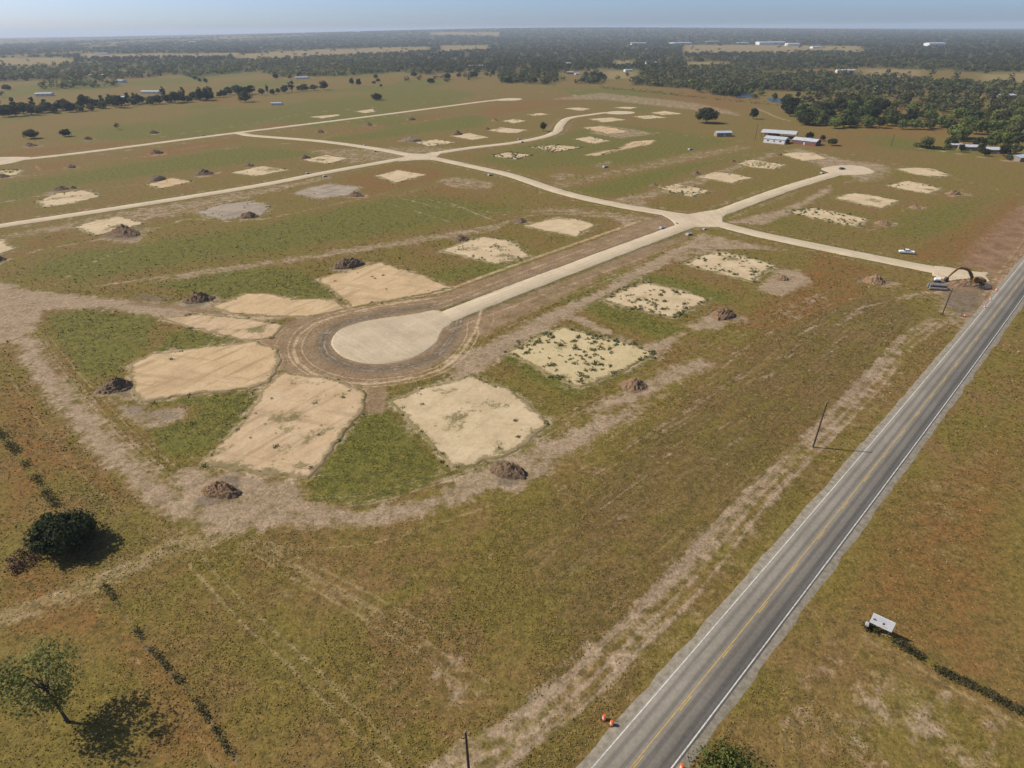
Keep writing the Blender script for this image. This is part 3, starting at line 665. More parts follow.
tracks('sand', shift(R1[1:6], -8, -9), 10, 4, .6, .35, .75, 10)
tracks('sand', shift(R1[1:5], 14, 16), 9, 4.5, .6, .3, .62, 11)
tracks('bare', shift(R1[1:6], 16, 20), 9, 6, .8, .4, .9, 12)
tracks('bare', [(940, 300), (975, 290), (1000, 270), (1024, 235)], 8, 5, .7, .5, .9, 13)
tracks('sand', [(985, 296), (1003, 270), (1024, 242), (1050, 208)], 8, 2.4, .7, .4, .7, 16)
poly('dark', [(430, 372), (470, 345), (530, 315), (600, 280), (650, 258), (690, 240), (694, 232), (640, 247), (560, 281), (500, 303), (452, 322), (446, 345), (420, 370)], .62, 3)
line('soil_and_shade', _c + (RNG - _c) * 1.16, 5.2, .72, 1.8, world=True, smooth=False)
line('soil_and_shade', _c + (RNG - _c) * 1.42, 2.0, .5, 1.2, world=True, smooth=False)
for k in (-1, 1): line('soil_and_shade', offs(R1[1:5], k * 5.3), 2.6, .62, 1.2, world=True, smooth=False)  # dark verges: shade of the raised street banks painted in, with darker weeds
line('soil_and_shade', offs(R1[1:5], 9.5), 3.5, .45, 2, world=True, smooth=False); line('soil_and_shade', offs(R1[5:8], 5.2), 2.0, .6, 1, world=True, smooth=False)
line('soil_and_shade', offs(R2[1:12], -5.2), 1.6, .55, 1, world=True, smooth=False); line('soil_and_shade', offs(R4[:12], 5.6), 2.2, .6, 1.2, world=True, smooth=False); line('soil_and_shade', offs(R4[:12], -5.6), 1.6, .5, 1.2, world=True, smooth=False)  # same painted bank shade and dark verge beside the other streets
poly('soil_and_shade', [(945, 288), (988, 290), (984, 312), (955, 318), (938, 300)], .62, 3); poly('soil_and_shade', [(110, 398), (150, 402), (185, 408), (185, 420), (145, 428), (118, 415)], .5, 3)
poly('soil_and_shade', [(120, 290), (185, 298), (190, 305), (130, 302)], .55, 3); poly('soil_and_shade', [(215, 300), (235, 296), (240, 303), (222, 308)], .4, 3)
poly('rust', [(950, 266), (968, 244), (992, 222), (1012, 207), (1034, 194), (1070, 187), (1070, 205), (1024, 258), (990, 290), (988, 272), (950, 266)], .74, 5)
poly('rust', [(985, 290), (1000, 275), (1024, 242), (1060, 200), (1080, 190), (1060, 225), (1024, 262), (998, 290), (980, 308)], .85, 2)
poly('rust', [(256, 345), (264, 330), (290, 320), (285, 335), (275, 350), (280, 368), (268, 365)], .55, 3); line('rust', offs(R1[1:6], -13), 3, .5, 1.5, world=True, smooth=False)
poly('rust', [(850, 285), (880, 272), (905, 282), (880, 292)], .45, 3); poly('rust', [(30, 158), (70, 150), (110, 148), (70, 154)], .5, 6); poly('rust', [(140, 156), (190, 146), (235, 140), (200, 149)], .55, 6); poly('rust', [(300, 130), (350, 122), (330, 128)], .5, 6)
# pale double track from the left edge
for o_ in (-1.3, 1.3): line('bare', offs([(-20, 628), (0, 621), (60, 597), (130, 568), (165, 548), (215, 538)], o_), 1.2, .6, .7, world=True, smooth=False)
line('straw', [(-20, 628), (0, 621), (60, 597), (130, 568), (165, 548), (215, 538)], 7, .75, 2.5)
# straw coloured wheel ruts through the grass
for off in (-1.2, 1.2):
    for p in ([(-20, 628), (0, 621), (60, 597), (130, 568), (165, 548), (210, 540)], [(245, 540), (285, 566), (335, 593), (400, 634), (445, 663), (485, 690)],
              [(195, 560), (240, 610), (300, 665), (350, 715), (400, 765)], [(262, 545), (320, 575), (390, 612), (440, 640)]):
        line('straw', offs(p, off), 0.8, .88, .6, world=True, smooth=False)
line('straw', [(245, 540), (285, 566), (335, 593), (400, 634), (445, 663), (485, 690)], 5, .5, 2.5)
poly('straw', [(0, 610), (70, 585), (140, 560), (220, 535), (240, 545), (150, 575), (60, 610), (0, 640)], .5, 3)
poly('straw', [(780, 768), (830, 660), (880, 640), (980, 700), (1024, 740), (1024, 768)], .5, 6)
poly('straw', [(880, 470), (1000, 420), (1024, 480), (980, 600), (900, 560)], .4, 8)
line('straw', [(905, 370), (880, 400), (850, 440), (700, 610), (600, 716)], 5, .4, 2)
poly('bare', [(405, 775), (455, 742), (512, 706), (600, 638), (690, 563), (704, 574), (625, 652), (550, 735), (515, 775)], .56, 2.5)
poly('straw', [(395, 775), (450, 735), (505, 700), (600, 625), (690, 550), (720, 574), (640, 652), (570, 735), (540, 775)], .5, 4)
# raw brown earth: the ring round the turnaround, the haul track, the dig by the highway
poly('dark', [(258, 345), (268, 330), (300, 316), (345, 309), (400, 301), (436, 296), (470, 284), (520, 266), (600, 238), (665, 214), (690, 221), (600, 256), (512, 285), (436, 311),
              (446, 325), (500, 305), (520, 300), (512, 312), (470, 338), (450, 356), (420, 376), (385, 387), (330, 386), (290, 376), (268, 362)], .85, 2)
poly('dark', [(363, 386), (388, 386), (386, 413), (366, 413)], .8, 1.5)
line('dark', [(130, 303), (190, 309), (230, 317), (262, 320), (300, 314)], 3.5, .8, 1.2)
line('sand', [(225, 316), (262, 319), (300, 313), (345, 306.5), (400, 298.5), (440, 292), (476, 279), (520, 263), (600, 235), (640, 221)], 3.2, .62, 1.2)
for off in (-8.4, -12.2):
    P = gpts([(443, 328), (440, 340), (420, 357), (378, 364.5), (345, 358), (332, 344), (343, 328), (381, 318), (436, 311)]); c0 = P.mean(0)
    P = catmull(c0 + (P - c0) * (1 - off / 17.0), 4.0); line('sand', P, .6, .8, .4, world=True, smooth=False)
poly('dark', [(955, 262), (972, 242), (994, 224), (1014, 207), (1030, 195), (1060, 190), (1060, 215), (1024, 258), (1000, 290), (985, 300), (975, 290), (987, 275), (950, 266)], .52, 5)
poly('red', [(890, 262), (930, 240), (980, 215), (1024, 185), (1024, 250), (960, 262)], .8, 6)
poly('dark', [(925, 277), (948, 277), (985, 284), (988, 300), (965, 302), (940, 292)], .7, 2)
for name, P, h, wd in [(a, gpts(b), c, d) for a, b, c, d in PADS]:
    c0 = P.mean(0); poly('lush', c0 + (P - c0) * 1.22, .62 if name in ('pad', 'pad_yellow') else .3, 2.5, world=True)
    poly('bare', c0 + (P - c0) * 1.06, .5, 2.0, world=True); line('sand', np.r_[P, P[:1]], 2.6, .62, 1.8, world=True, smooth=False)
    line('bare', np.r_[P, P[:1]], 6, .5, 3, world=True, smooth=False)
for px, py, wp_, *_ in HEAPS:
    hx, hy = at(px, py); k_ = np.sqrt(hx * hx + hy * hy + CAM_H ** 2) / FPX * wp_ / 2
    an = np.linspace(0, 2 * np.pi, 14)[:-1]; an2 = an + hx
    ra = k_ * (1.25 + .35 * np.sin(an2 * 2) + .25 * np.sin(an2 * 3 + hy))
    poly('bare', np.c_[hx + ra * np.cos(an) + k_ * .3, hy + ra * .8 * np.sin(an) - k_ * .3], .72, k_ * .35, world=True)
    poly('soil_and_shade', np.c_[hx + ra * .85 * np.cos(an), hy + ra * .7 * np.sin(an)], .6, k_ * .2, world=True)
# vegetation strips along the two old fence lines
line('lush', [(-20, 405), (0, 432), (30, 470), (57, 505)], 3, .55, 1.5); line('soil_and_shade', [(100, 580), (145, 645), (190, 692), (245, 775)], 1.2, .55, .8); line('straw', offs([(100, 580), (145, 645), (190, 692), (245, 775)], 2.2), 1.2, .6, .8, world=True, smooth=False)
line('lush', [(868, 628), (910, 650), (960, 680), (1030, 716)], 2, .6, 1.2); line('straw', offs([(868, 628), (910, 650), (960, 680), (1030, 716)], 2.4), 1.4, .7, .8, world=True, smooth=False)
# distant cover
WOODS = [  # share of ground under trees, outline as seen
 (.75, [(-40, 83), (0, 82), (100, 79.5), (140, 78), (180, 75), (200, 80), (215, 74), (200, 64), (100, 63), (60, 67), (-40, 70)]),
 (.9, [(185, 77), (215, 75), (262, 71), (275, 77), (340, 76), (400, 72), (430, 75), (470, 71), (520, 74), (560, 73), (600, 68), (640, 72), (680, 76), (720, 74), (800, 70), (800, 56), (700, 56), (680, 47), (600, 44), (440, 47), (400, 52), (340, 55), (300, 58), (260, 61), (200, 63)]),
 (.45, [(40, 90), (118, 87), (118, 81), (60, 82), (40, 86)]),
 (.6, [(500, 83), (556, 85), (556, 72), (520, 66), (500, 72)]), (.6, [(575, 84), (605, 84), (605, 76), (590, 74)]),
 (.85, [(630, 85), (690, 89), (700, 93), (735, 97), (760, 88), (760, 72), (700, 70), (640, 75)]),
 (.72, [(760, 90), (800, 92), (900, 90), (960, 92), (1060, 94), (1060, 84), (980, 85), (900, 78), (860, 76), (800, 74), (760, 76)]),
 (.95, [(790, 72), (860, 66), (920, 70), (985, 72), (1060, 70), (1060, 44), (870, 44), (870, 54), (800, 56)]),
 (.30, [(800, 106), (870, 107), (950, 114), (1060, 112), (1060, 94), (960, 91), (800, 91)]),
]
FIELDS = [[(683, 54), (795, 53), (810, 46), (760, 45), (683, 45.5)], [(800, 52), (867, 53), (860, 46.5), (800, 45.5)], [(686, 68), (730, 67), (730, 62), (686, 62)], [(860, 77), (925, 78), (925, 69), (860, 69)],
          [(975, 84), (1060, 84), (1060, 72), (975, 74)], [(600, 80), (640, 78), (640, 70), (600, 71)], [(430, 40), (500, 40.5), (500, 38.5), (430, 38.5)], [(612, 66), (636, 66), (636, 60), (612, 60)], [(440, 52), (490, 50), (490, 46), (440, 46)],
          [(235, 61), (340, 56), (430, 51), (430, 47), (330, 49), (240, 54)], [(-60, 66), (75, 64), (75, 58), (-60, 58)], [(80, 58), (240, 57), (240, 53), (80, 54)]]
WP = [(d, gpts(p)) for d, p in WOODS]; FP = [gpts(p) for p in FIELDS]
def cover(x, y):
    """tree cover of a far point, 0..1"""
    d = np.hypot(x, y); c = np.zeros(x.shape)
    az = np.degrees(np.arctan2(x, y))
    n = fbm(x / 520, y / 900, 3, 4); n2 = fbm(x / 1400, y / 2600, 8, 3)
    far = np.clip((d - 1700) / 500, 0, 1)
    bias = np.clip((az + 22) / 30, -0.6, 1) * 0.24
    base = np.where(n * 0.55 + n2 * 0.45 + bias > 0.47, .95, .14)
    c = np.maximum(base * far, np.where((d > 1300) & (n > .5), .05, 0.0))
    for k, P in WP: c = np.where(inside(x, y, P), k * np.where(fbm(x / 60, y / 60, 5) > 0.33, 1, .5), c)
    for P in FP: c = np.where(inside(x, y, P), 0.02, c)
    return c
q = np.where(np.hypot(GX, GY) > 600)[0]
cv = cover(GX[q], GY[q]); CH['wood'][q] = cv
nn = fbm(GX[q] / 170, GY[q] / 260, 41, 4); CH['lush'][q] = np.maximum(CH['lush'][q], np.clip((nn - .5) * 5, 0, .75)); CH['red'][q] = np.maximum(CH['red'][q], np.clip((fbm(GX[q] / 140, GY[q] / 330, 47, 4) - .55) * 5, 0, .7))
CH['bare'][q] *= np.where(np.hypot(GX[q], GY[q]) > 1500, .5, 1)
for P in FP: poly('straw', P, .75, 25, world=True)
CH['straw'][q] = np.maximum(CH['straw'][q], np.where(np.hypot(GX[q], GY[q]) > 1500, (1 - cv) * .55 * fbm(GX[q] / 300, GY[q] / 500, 33), 0))

GZ = terrain(GX, GY)
nA, nR = len(azs), len(rs)
I = np.arange(nA * nR).reshape(nR, nA); In = np.roll(I, -1, 1)
F = np.stack([I[:-1], In[:-1], In[1:], I[1:]], -1).reshape(-1, 4)[:, ::-1]
V = np.c_[GX, GY, GZ]
V = np.r_[V, [[0, 0, 0]]]
fan = np.stack([In[0], I[0], np.full(nA, len(V) - 1), np.full(nA, len(V) - 1)], -1)
M['ground'] = ground_material(math.pi / 2 - HANG)
gm = rawmesh('ground', V, F, M['ground'])
for nm, ks in (('paint_a', ('bare', 'lush', 'red', 'sand')), ('paint_b', ('dark', 'straw', 'wood', 'mow')), ('paint_c', ('soil_and_shade', 'rust'))):
    at_ = gm.color_attributes.new(nm, 'FLOAT_COLOR', 'POINT')
    dat = np.zeros((len(V), 4), np.float32)
    for i, k in enumerate(ks): dat[:-1, i] = CH[k]
    at_.data.foreach_set('color', dat.ravel())
struct('ground', gm)
fc = np.concatenate([np.c_[rs[0] * np.sin(np.radians(azs)), rs[0] * np.cos(np.radians(azs)), np.full(nA, -0.004)], [[0, 0, 0]]])
inner = rawmesh('ground_below', fc, [((i + 1) % nA, i, nA) for i in range(nA)], M['ground']); struct('ground', inner)

# ------------------------------------------------------------------ streets, turnarounds, junctions
def street(name, pts, wid, z, seed, mat='lime', zz=3.0):
    return ribbon(name, catmull(gpts(pts), zz), wid, M[mat], z, 0.42, 0.7, seed=seed)
street('road', R1, LANE, 0.22, 1); street('road', R2, LANE, 0.20, 2); street('road', R4, LANE, 0.18, 3); street('road', R3, LANE, 0.17, 4)
cds = [(438, 311), (420, 313.5), (400, 316.5), (381, 319), (360, 323), (343, 329), (335, 336), (333, 344), (337, 351), (347, 358), (362, 362), (378, 363.5), (400, 361), (418, 355.5), (430, 348), (437, 341), (440, 334), (444, 328), (452, 322)]
plate('road_turnaround', catmull(gpts(cds), 2, True), M['lime_grey'], 0.235, 0.7, 0.2, 5, rot=HANG)
cds2 = [(822, 169.5), (828, 167), (840, 165.8), (852, 165.7), (865, 167.5), (873, 171), (872, 173.2), (860, 174.8), (848, 174.8), (840, 175)]
plate('road_turnaround', catmull(gpts(cds2), 2, True), M['lime'], 0.235, 0.7, 0.2, 6)
plate('road_turnaround', catmull(gpts([(606, 112.6), (613, 111.4), (624, 111.3), (634, 112.2), (632, 113.7), (620, 114.3), (609, 113.8)]), 2, True), M['lime'], 0.20, 0.7, 0.3, 7)
plate('road_turnaround', catmull(gpts([(496, 100.2), (503, 98.7), (514, 98.3), (522, 98.9), (518, 100.2), (506, 100.7)]), 2, True), M['lime'], 0.20, 0.7, 0.3, 8)
plate('road_turnaround', catmull(gpts([(-40, 158), (-10, 157.5), (18, 157), (30, 157.6), (22, 160.5), (0, 165), (-40, 168)]), 2, True), M['lime'], 0.20, 0.7, 0.3, 9)
plate('road_junction', gpts([(677, 227.5), (674, 222), (668, 217.5), (660, 213.5), (678, 215), (692, 214), (706, 211.5), (722, 209), (727, 213.5), (722, 217.5), (722, 222), (734, 227), (712, 227), (700, 227)]), M['lime'], 0.25, 0.6, 0.3, 10)
plate('road_junction', gpts([(398, 161.5), (406, 155.5), (398, 152), (412, 153.8), (424, 154.2), (434, 151.8), (441, 153.6), (436, 157.2), (446, 161.4), (430, 159.8), (416, 160)]), M['lime'], 0.22, 0.6, 0.3, 12)
plate('road_apron', gpts([(936, 266.5), (950, 268), (968, 271.5), (987, 273), (985, 279), (980, 284), (960, 282.5), (944, 279), (932, 275)]), M['lime'], 0.26, 0.6, 0.5, 14)

# highway: gravel shoulder, asphalt with worn wheel paths, paint
t = NT('chip_seal_asphalt', 0.85, 0.25)
u = t.n('ShaderNodeUVMap').outputs[0]
sx = t.n('ShaderNodeSeparateXYZ'); t.ln(u, sx.inputs[0])
au = t.math('ABSOLUTE', sx.outputs[0])
wp = t.math('ABSOLUTE', t.math('SUBTRACT', t.math('ABSOLUTE', t.math('SUBTRACT', au, 1.8)), 0.85))
f1 = t.noise(1.0, 4, 0.7, vec=u, sc=(3.5, 0.05, 1)); f2 = t.noise(1.6, 4, 0.75); f3 = t.noise(0.06, 3, 0.6)
c = t.mix(t.step(f3, 0.3, 0.7), (0.165, 0.146, 0.116), (0.205, 0.182, 0.146))
c = t.mix(t.math('MULTIPLY', t.step(t.math('MULTIPLY_ADD', t.math('SUBTRACT', f1, 0.5), 0.5, wp), 0.55, 0.12), 0.62), c, (0.092, 0.081, 0.068))
c = t.mix(t.math('MULTIPLY', t.step(f1, 0.55, 0.75), 0.5), c, (0.26, 0.23, 0.18))
g = t.n('ShaderNodeMapRange'); t.ln(f2, g.inputs[0]); g.inputs[1].default_value = 0.25; g.inputs[2].default_value = 0.75; g.inputs[3].default_value = 0.82; g.inputs[4].default_value = 1.2
M['asphalt'] = t.out(t.mul(c, g.outputs[0]), f2, 0.2, 0.05)
t = NT('shoulder_gravel', 0.95, 0.1)
f = t.noise(0.8, 5, 0.75); c = t.mix(t.step(f, 0.35, 0.65), (0.17, 0.145, 0.105), (0.27, 0.235, 0.18))
M['gravel'] = t.out(c, f, 0.5, 0.1)
def paint(name, c):
    t = NT(name, 0.8, 0.2); f = t.noise(1.4, 5, 0.8)
    return t.out(t.mix(t.step(f, 0.42, 0.62), c, tuple(0.5 * x + 0.07 for x in c)))
M['white_paint'] = paint('road_paint_white', (0.56, 0.54, 0.48)); M['yellow_paint'] = paint('road_paint_yellow', (0.52, 0.33, 0.055))
S = np.arange(-60, 1500, 2.5)
ribbon('road_shoulder', hwy(S, 0), HW + 2.4, M['gravel'], 0.10, 0.45, 0.8, seed=20)
ribbon('highway', hwy(S, 0), HW + 0.7, M['asphalt'], 0.135, 0.06, 0.12, seed=21)
for o_ in (-HW / 2, HW / 2): ribbon('road_marking', hwy(S, o_), 0.17, M['white_paint'], 0.1455, 0.015, seed=22)
ribbon('road_marking', hwy(S, -0.13), 0.13, M['yellow_paint'], 0.1455, 0.012, seed=24)
for k in range(-2, 45):
    s0 = k * 12.2 + 3; ribbon('road_marking', hwy(np.arange(s0, s0 + 3.3, 0.8), 0.16), 0.13, M['yellow_paint'], 0.1455, 0.01, seed=30 + k)

# ------------------------------------------------------------------ building pads
PADO = []
for i, (m_, px, h, wd) in enumerate(PADS):
    o, O = plate('sand_pad', gpts(px), M[m_], h * .55, 0.8, 1.1 if px[0][1] > 290 else 1.9, 40 + i, step=0.8)
    PADO.append((O, h, wd))

# ------------------------------------------------------------------ leaves
def quads(rng, C, N, size, asp=1.0):
    """one leaf-clump face per point C, facing roughly N"""
    n = len(C); N = N + rng.normal(0, 0.55, (n, 3)); N /= np.linalg.norm(N, axis=1)[:, None] + 1e-9
    a = np.cross(N, rng.normal(0, 1, (n, 3))); a /= np.linalg.norm(a, axis=1)[:, None] + 1e-9; b = np.cross(N, a)
    s = size * rng.uniform(0.6, 1.35, (n, 1))
    V = np.stack([C - a * s * .5, C + b * s * .5 * asp, C + a * s * .5, C - b * s * .5 * asp], 1)
    V += rng.normal(0, 0.06, V.shape) * s[:, None]
    return V.reshape(-1, 3), np.arange(4 * n).reshape(n, 4)
def crown_points(rng, h0, h1, rx, shape, nc, per, lobe):
    """clump centres on an uneven crown, then leaves round each clump"""
    C = []
    while len(C) < nc:
        p = rng.uniform(-1, 1, 3); d = np.linalg.norm(p)
        if d > 1 or d < 0.45: continue
        if shape == 'dome' and p[2] < -0.55: continue
        z = (p[2] + 1) / 2
        k = {'dome': 1.0, 'cone': 1.15 - 0.85 * z, 'vase': 0.55 + 0.6 * z, 'round': 1.0}[shape]
        C.append((p[0] * rx * k, p[1] * rx * k, h0 + (h1 - h0) * z))
    C = np.array(C); cm = np.array([0, 0, (h0 + h1) / 2 - 0.15 * (h1 - h0)])
    L = rng.normal(0, 1, (nc, per, 3)); L /= np.linalg.norm(L, axis=2)[:, :, None]
    rad = lobe * rng.uniform(0.55, 1.25, (nc, 1, 1)); L[:, :, 2] *= 0.75
    P = (C[:, None] + L * rad * rng.uniform(0.55, 1, (nc, per, 1))).reshape(-1, 3)
    N = L.reshape(-1, 3) + 0.6 * (P - cm) / (rx + 1e-6)
    return P, N, C
def trunk_mb(rng, h, r, tips, lean=(0, 0)):
    mb = MB(); top = np.array([lean[0], lean[1], h])
    mid = top * 0.5 + np.array([rng.normal(0, r), rng.normal(0, r), 0])
    mb.tube([(0, 0, -0.2), mid * 0.3, mid, top], [r * 1.4, r, r * 0.8, r * 0.6], 7)
    for tp in tips:
        tp = np.asarray(tp); st = top * rng.uniform(0.62, 1.0)
        m1 = (st + tp) / 2 + np.array([0, 0, rng.uniform(-.3, .5)])
        mb.tube([st, m1, tp], [r * 0.5, r * 0.3, r * 0.08], 5)
    return mb
def tree_parts(seed, h, wd, leaf, shape='dome', nc=60, per=26, size=0.7, lobe=None, base=0.22, trunk=None, lean=(0, 0)):
    rng = np.random.default_rng(seed)
    lobe = lobe or wd * 0.17
    P, N, C = crown_points(rng, h * base, h - lobe * 0.5, wd / 2 - lobe * 0.6, shape, nc, per, lobe)
    P[:, 0] += lean[0] * P[:, 2] / h; P[:, 1] += lean[1] * P[:, 2] / h
    V, F = quads(rng, P, N, size)
    crown = rawmesh('crown', V, F, M[leaf])
    tips = [(c[0] + lean[0] * c[2] / h, c[1] + lean[1] * c[2] / h, c[2]) for c in C[:9]]
    tm = trunk_mb(rng, h * (base + 0.38), trunk or max(0.12, h * 0.022), tips, (lean[0] * (base + .2), lean[1] * (base + .2)))
    return crown, tm.mesh('trunk', M['bark'])
def tree(name, label, cat, px, py, h, wd, leaf, seed, group=None, **k):
    x, y = at(px, py); t_ = thing(name, label, cat, (x, y, float(terrain(x, y)) - 0.02), 0, group)
    c, m = tree_parts(seed, h, wd, leaf, **k); link('crown', c, t_); link('trunk', m, t_); return t_
def bush(name, label, px, py, h, wd, leaf, seed, group=None, size=0.45, nc=40, per=26, shape='dome'):
    rng = np.random.default_rng(seed); x, y = at(px, py)
    lobe = wd * 0.17
    P, N, C = crown_points(rng, 0.1, h - lobe * .4, wd / 2 - lobe * .5, shape, nc, per, lobe)
    V, F = quads(rng, P, N, size)
    return tag(link(name, rawmesh(name, V, F, M[leaf]), None, (x, y, 0)), label, 'bush', group)
def mpp(px, py):
    """metres per pixel across the view at a ground point"""
    x, y = at(px, py); return float(np.dot(np.array([x, y, -CAM_H]), FWD)) / FPX

# trees standing alone
tree('evergreen_tree', 'dark dense round evergreen tree on the overgrown fence line at the near left', 'tree', 69, 545, 7.4, 12.5, 'leaf_dark', 1, nc=130, per=60, size=0.5, base=0.04, lobe=1.7)
tree('elm_tree', 'tall thin pale green tree with bare dark limbs in the bottom left corner', 'tree', 68, 722, 15.5, 13.5, 'leaf_sparse', 2, shape='vase', nc=100, per=32, size=0.36, base=0.26, lobe=1.9, trunk=0.2, lean=(-1.6, 1.0))
bush('bush', 'low purple brown bush beside the dark evergreen tree at the near left', 26, 560, 1.2, 8.5, 'leaf_purple', 3, size=0.35, nc=36, per=20)
bush('bush', 'low green bush at the bottom edge just right of the highway', 730, 783, 1.9, 12.0, 'leaf_green', 4, size=0.32, nc=90, per=40)
tree('oak_tree', 'big broad oak standing alone in the brown pasture near the small shed', 'tree', 706, 123, 15.5, 25, 'leaf_oak', 5, nc=120, per=34, size=1.1, base=0.12, lobe=3.0)
tree('oak_tree', 'dark narrow tree in the pasture between the lone oak and the pond', 'tree', 753, 119, 11.5, 10.5, 'leaf_dark', 6, nc=60, size=0.9, base=0.1)
tree('small_tree', 'small dark tree with a bare stem beside the bend of the curving street', 'tree', 543.5, 131.5, 9, 7.5, 'leaf_dark', 7, shape='round', nc=45, size=0.7, base=0.3)
tree('oak_tree', 'wide dark tree alone in the field above the far left street', 'tree', 377, 100, 9.5, 17, 'leaf_dark', 8, nc=70, size=1.0, base=0.05)
tree('mesquite_tree', 'wide spreading clump of three stems in the field at far left', 'tree', 32, 138.5, 8.5, 15, 'leaf_oak', 9, nc=70, size=0.9, base=0.15)
tree('mesquite_tree', 'rounder dark tree right of the spreading clump in the field at far left', 'tree', 66, 136.5, 7.5, 10.5, 'leaf_dark', 10, nc=55, size=0.9, base=0.1)
tree('small_tree', 'thin grey green sapling alone in the far left field', 'tree', 118, 129.5, 7, 7, 'leaf_olive', 11, nc=22, per=16, size=0.6)
tree('small_tree', 'dark shrubby tree behind the long low red house', 'tree', 809, 138.5, 6, 8, 'leaf_dark', 12, nc=45, size=0.7, base=0.05)
tree('small_tree', 'small brownish tree touching the right end of the red house', 'tree', 822, 141, 5.0, 5, 'leaf_oak', 13, nc=35, size=0.6, base=0.1)
tree('small_tree', 'round tree alone in the grass right of the red house', 'tree', 832, 145.5, 6.2, 9, 'leaf_oak', 14, nc=50, size=0.7, base=0.15)
tree('small_tree', 'dark green shrub in front of the white part of the red house', 'tree', 786, 143.5, 3.6, 6, 'leaf_dark', 15, nc=30, size=0.6, base=0.05)
tree('small_tree', 'bright green leafy tree in front of the wood in the brown pasture', 'tree', 834, 128.5, 10, 13, 'leaf_green', 16, nc=60, size=0.9, base=0.05)
tree('oak_tree', 'broad dark tree with shaded ground at the left end of the right hand wood', 'tree', 806, 125, 13, 20, 'leaf_oak', 17, nc=80, size=1.1, base=0.12)
tree('small_tree', 'pale green tree standing on the hedge by the lane at the right edge', 'tree', 925, 148.5, 10, 11, 'leaf_olive', 18, nc=55, size=0.8, base=0.15)
for i, (px, py, h, wd, lab) in enumerate([(246, 102, 15, 22, 'tallest of the dark trees left of the far field clump'), (388, 85, 13, 9, 'slim dark tree left of a pair in the far field'), (359, 86, 13, 10, 'broader dark tree right of a pair in the far field'),
        (324, 90, 15, 17, 'round dark tree at the right end of the far field clump'), (276, 79, 11, 13, 'lone dark tree left of the low white house in the far field'), (414, 77, 11, 14, 'lone dark tree below the central wood'), (474, 78, 15, 24, 'large dark round tree near the small white roof below the central wood'), (448, 79.5, 12, 13, 'grey green tree left of the large dark tree near the central wood'), (431, 83, 9, 17, 'low green spreading tree in the field below the central wood'), (7, 90, 9, 16, 'lone dark bushy tree in the far left pasture')]):
    px = 352 if i == 1 else px
    tree('field_tree', lab, 'tree', px, py, h, wd, 'leaf_dark' if i % 3 else 'leaf_oak', 60 + i, nc=55, per=22, size=1.4, base=0.08)

# small copies: one mesh holding crown and trunk, several kinds
def lib(seed, h, wd, leaf, **k):
    c, m = tree_parts(seed, h, wd, leaf, **k)
    n1 = len(c.vertices); v = np.zeros(n1 * 3, np.float32); c.vertices.foreach_get('co', v)
    V = [tuple(q) for q in v.reshape(-1, 3)] + [tuple(q.co) for q in m.vertices]
    F = [tuple(p.vertices) for p in c.polygons] + [tuple(i + n1 for i in p.vertices) for p in m.polygons]
    return rawmesh('tree', V, F, [M[leaf], M['bark']], midx=[0] * len(c.polygons) + [1] * len(m.polygons))
LIB = {'oak': [lib(200 + i, 10, 13, 'leaf_oak', nc=38, per=20, size=1.2, base=0.08) for i in range(4)], 'dark': [lib(210 + i, 11, 11, 'leaf_dark', nc=38, per=20, size=1.2, base=0.08) for i in range(4)],
       'green': [lib(220 + i, 9.5, 12, 'leaf_green', nc=38, per=20, size=1.1, base=0.06) for i in range(4)], 'olive': [lib(230 + i, 8, 11, 'leaf_olive', nc=34, per=18, size=1.1, base=0.05) for i in range(3)],
       'pine': [lib(240 + i, 15, 8, 'leaf_dark', shape='round', nc=34, per=18, size=1.2, base=0.2) for i in range(3)]}
NT_ = [0]
def small(kind, px, py, sc, label, group):
    x, y = at(px, py); o = link('tree', R.choice(LIB[kind]), None, (x, y, float(terrain(x, y)) - 0.05), R.uniform(0, 6.28))
    o.scale = (sc * R.uniform(.85, 1.15), sc * R.uniform(.85, 1.15), sc * R.uniform(.85, 1.2)); tag(o, label, 'tree', group); NT_[0] += 1
def scatter(P, n, kinds, lab, grp, smin=.75, smax=1.2, gap=6.0):
    P = gpts(P); lo, hi = P.min(0), P.max(0); got = []; tries = 0
    while len(got) < n and tries < 6000:
        tries += 1; p = np.array([R.uniform(lo[0], hi[0]), R.uniform(lo[1], hi[1])])
        if not inside(p[:1], p[1:], P)[0] or any((p[0] - a[0]) ** 2 + (p[1] - a[1]) ** 2 < gap * gap for a in got): continue
        got.append(p); k = R.choice(kinds)
        o = link('tree', R.choice(LIB[k]), None, (p[0], p[1], -0.05), R.uniform(0, 6.28)); sc = R.uniform(smin, smax)
        o.scale = (sc * R.uniform(.85, 1.15), sc * R.uniform(.85, 1.15), sc * R.uniform(.8, 1.15)); tag(o, lab, 'tree', grp); NT_[0] += 1
scatter([(800, 124), (830, 127.5), (880, 129), (950, 131), (952, 118), (900, 112), (870, 106), (830, 106), (790, 112)], 104, ['oak', 'green', 'dark', 'oak', 'olive', 'green'], 'leafy tree in the thick wood behind the brown pasture', 'trees of the wood behind the brown pasture', .9, 1.35, gap=7)
scatter([(952, 131), (955, 141), (990, 148), (1040, 154), (1060, 130), (1040, 112), (990, 113), (955, 118)], 66, ['green', 'green', 'olive', 'oak'], 'bright green tree in the thicket round the houses at the right edge', 'bright trees round the houses at the right', .95, 1.4, 6)
for px, py, s_ in [(947, 149.5, .7), (961, 152, .55), (979, 152, .8), (985, 156, .6), (1003, 156, .75), (1009, 160, .6), (950, 147, .9), (978, 149, .9), (1013, 154, 1.1)]:
    small(R.choice(['oak', 'olive', 'dark']), px, py, s_, 'tree standing close against the houses at the right edge', 'trees against the houses at the right edge')
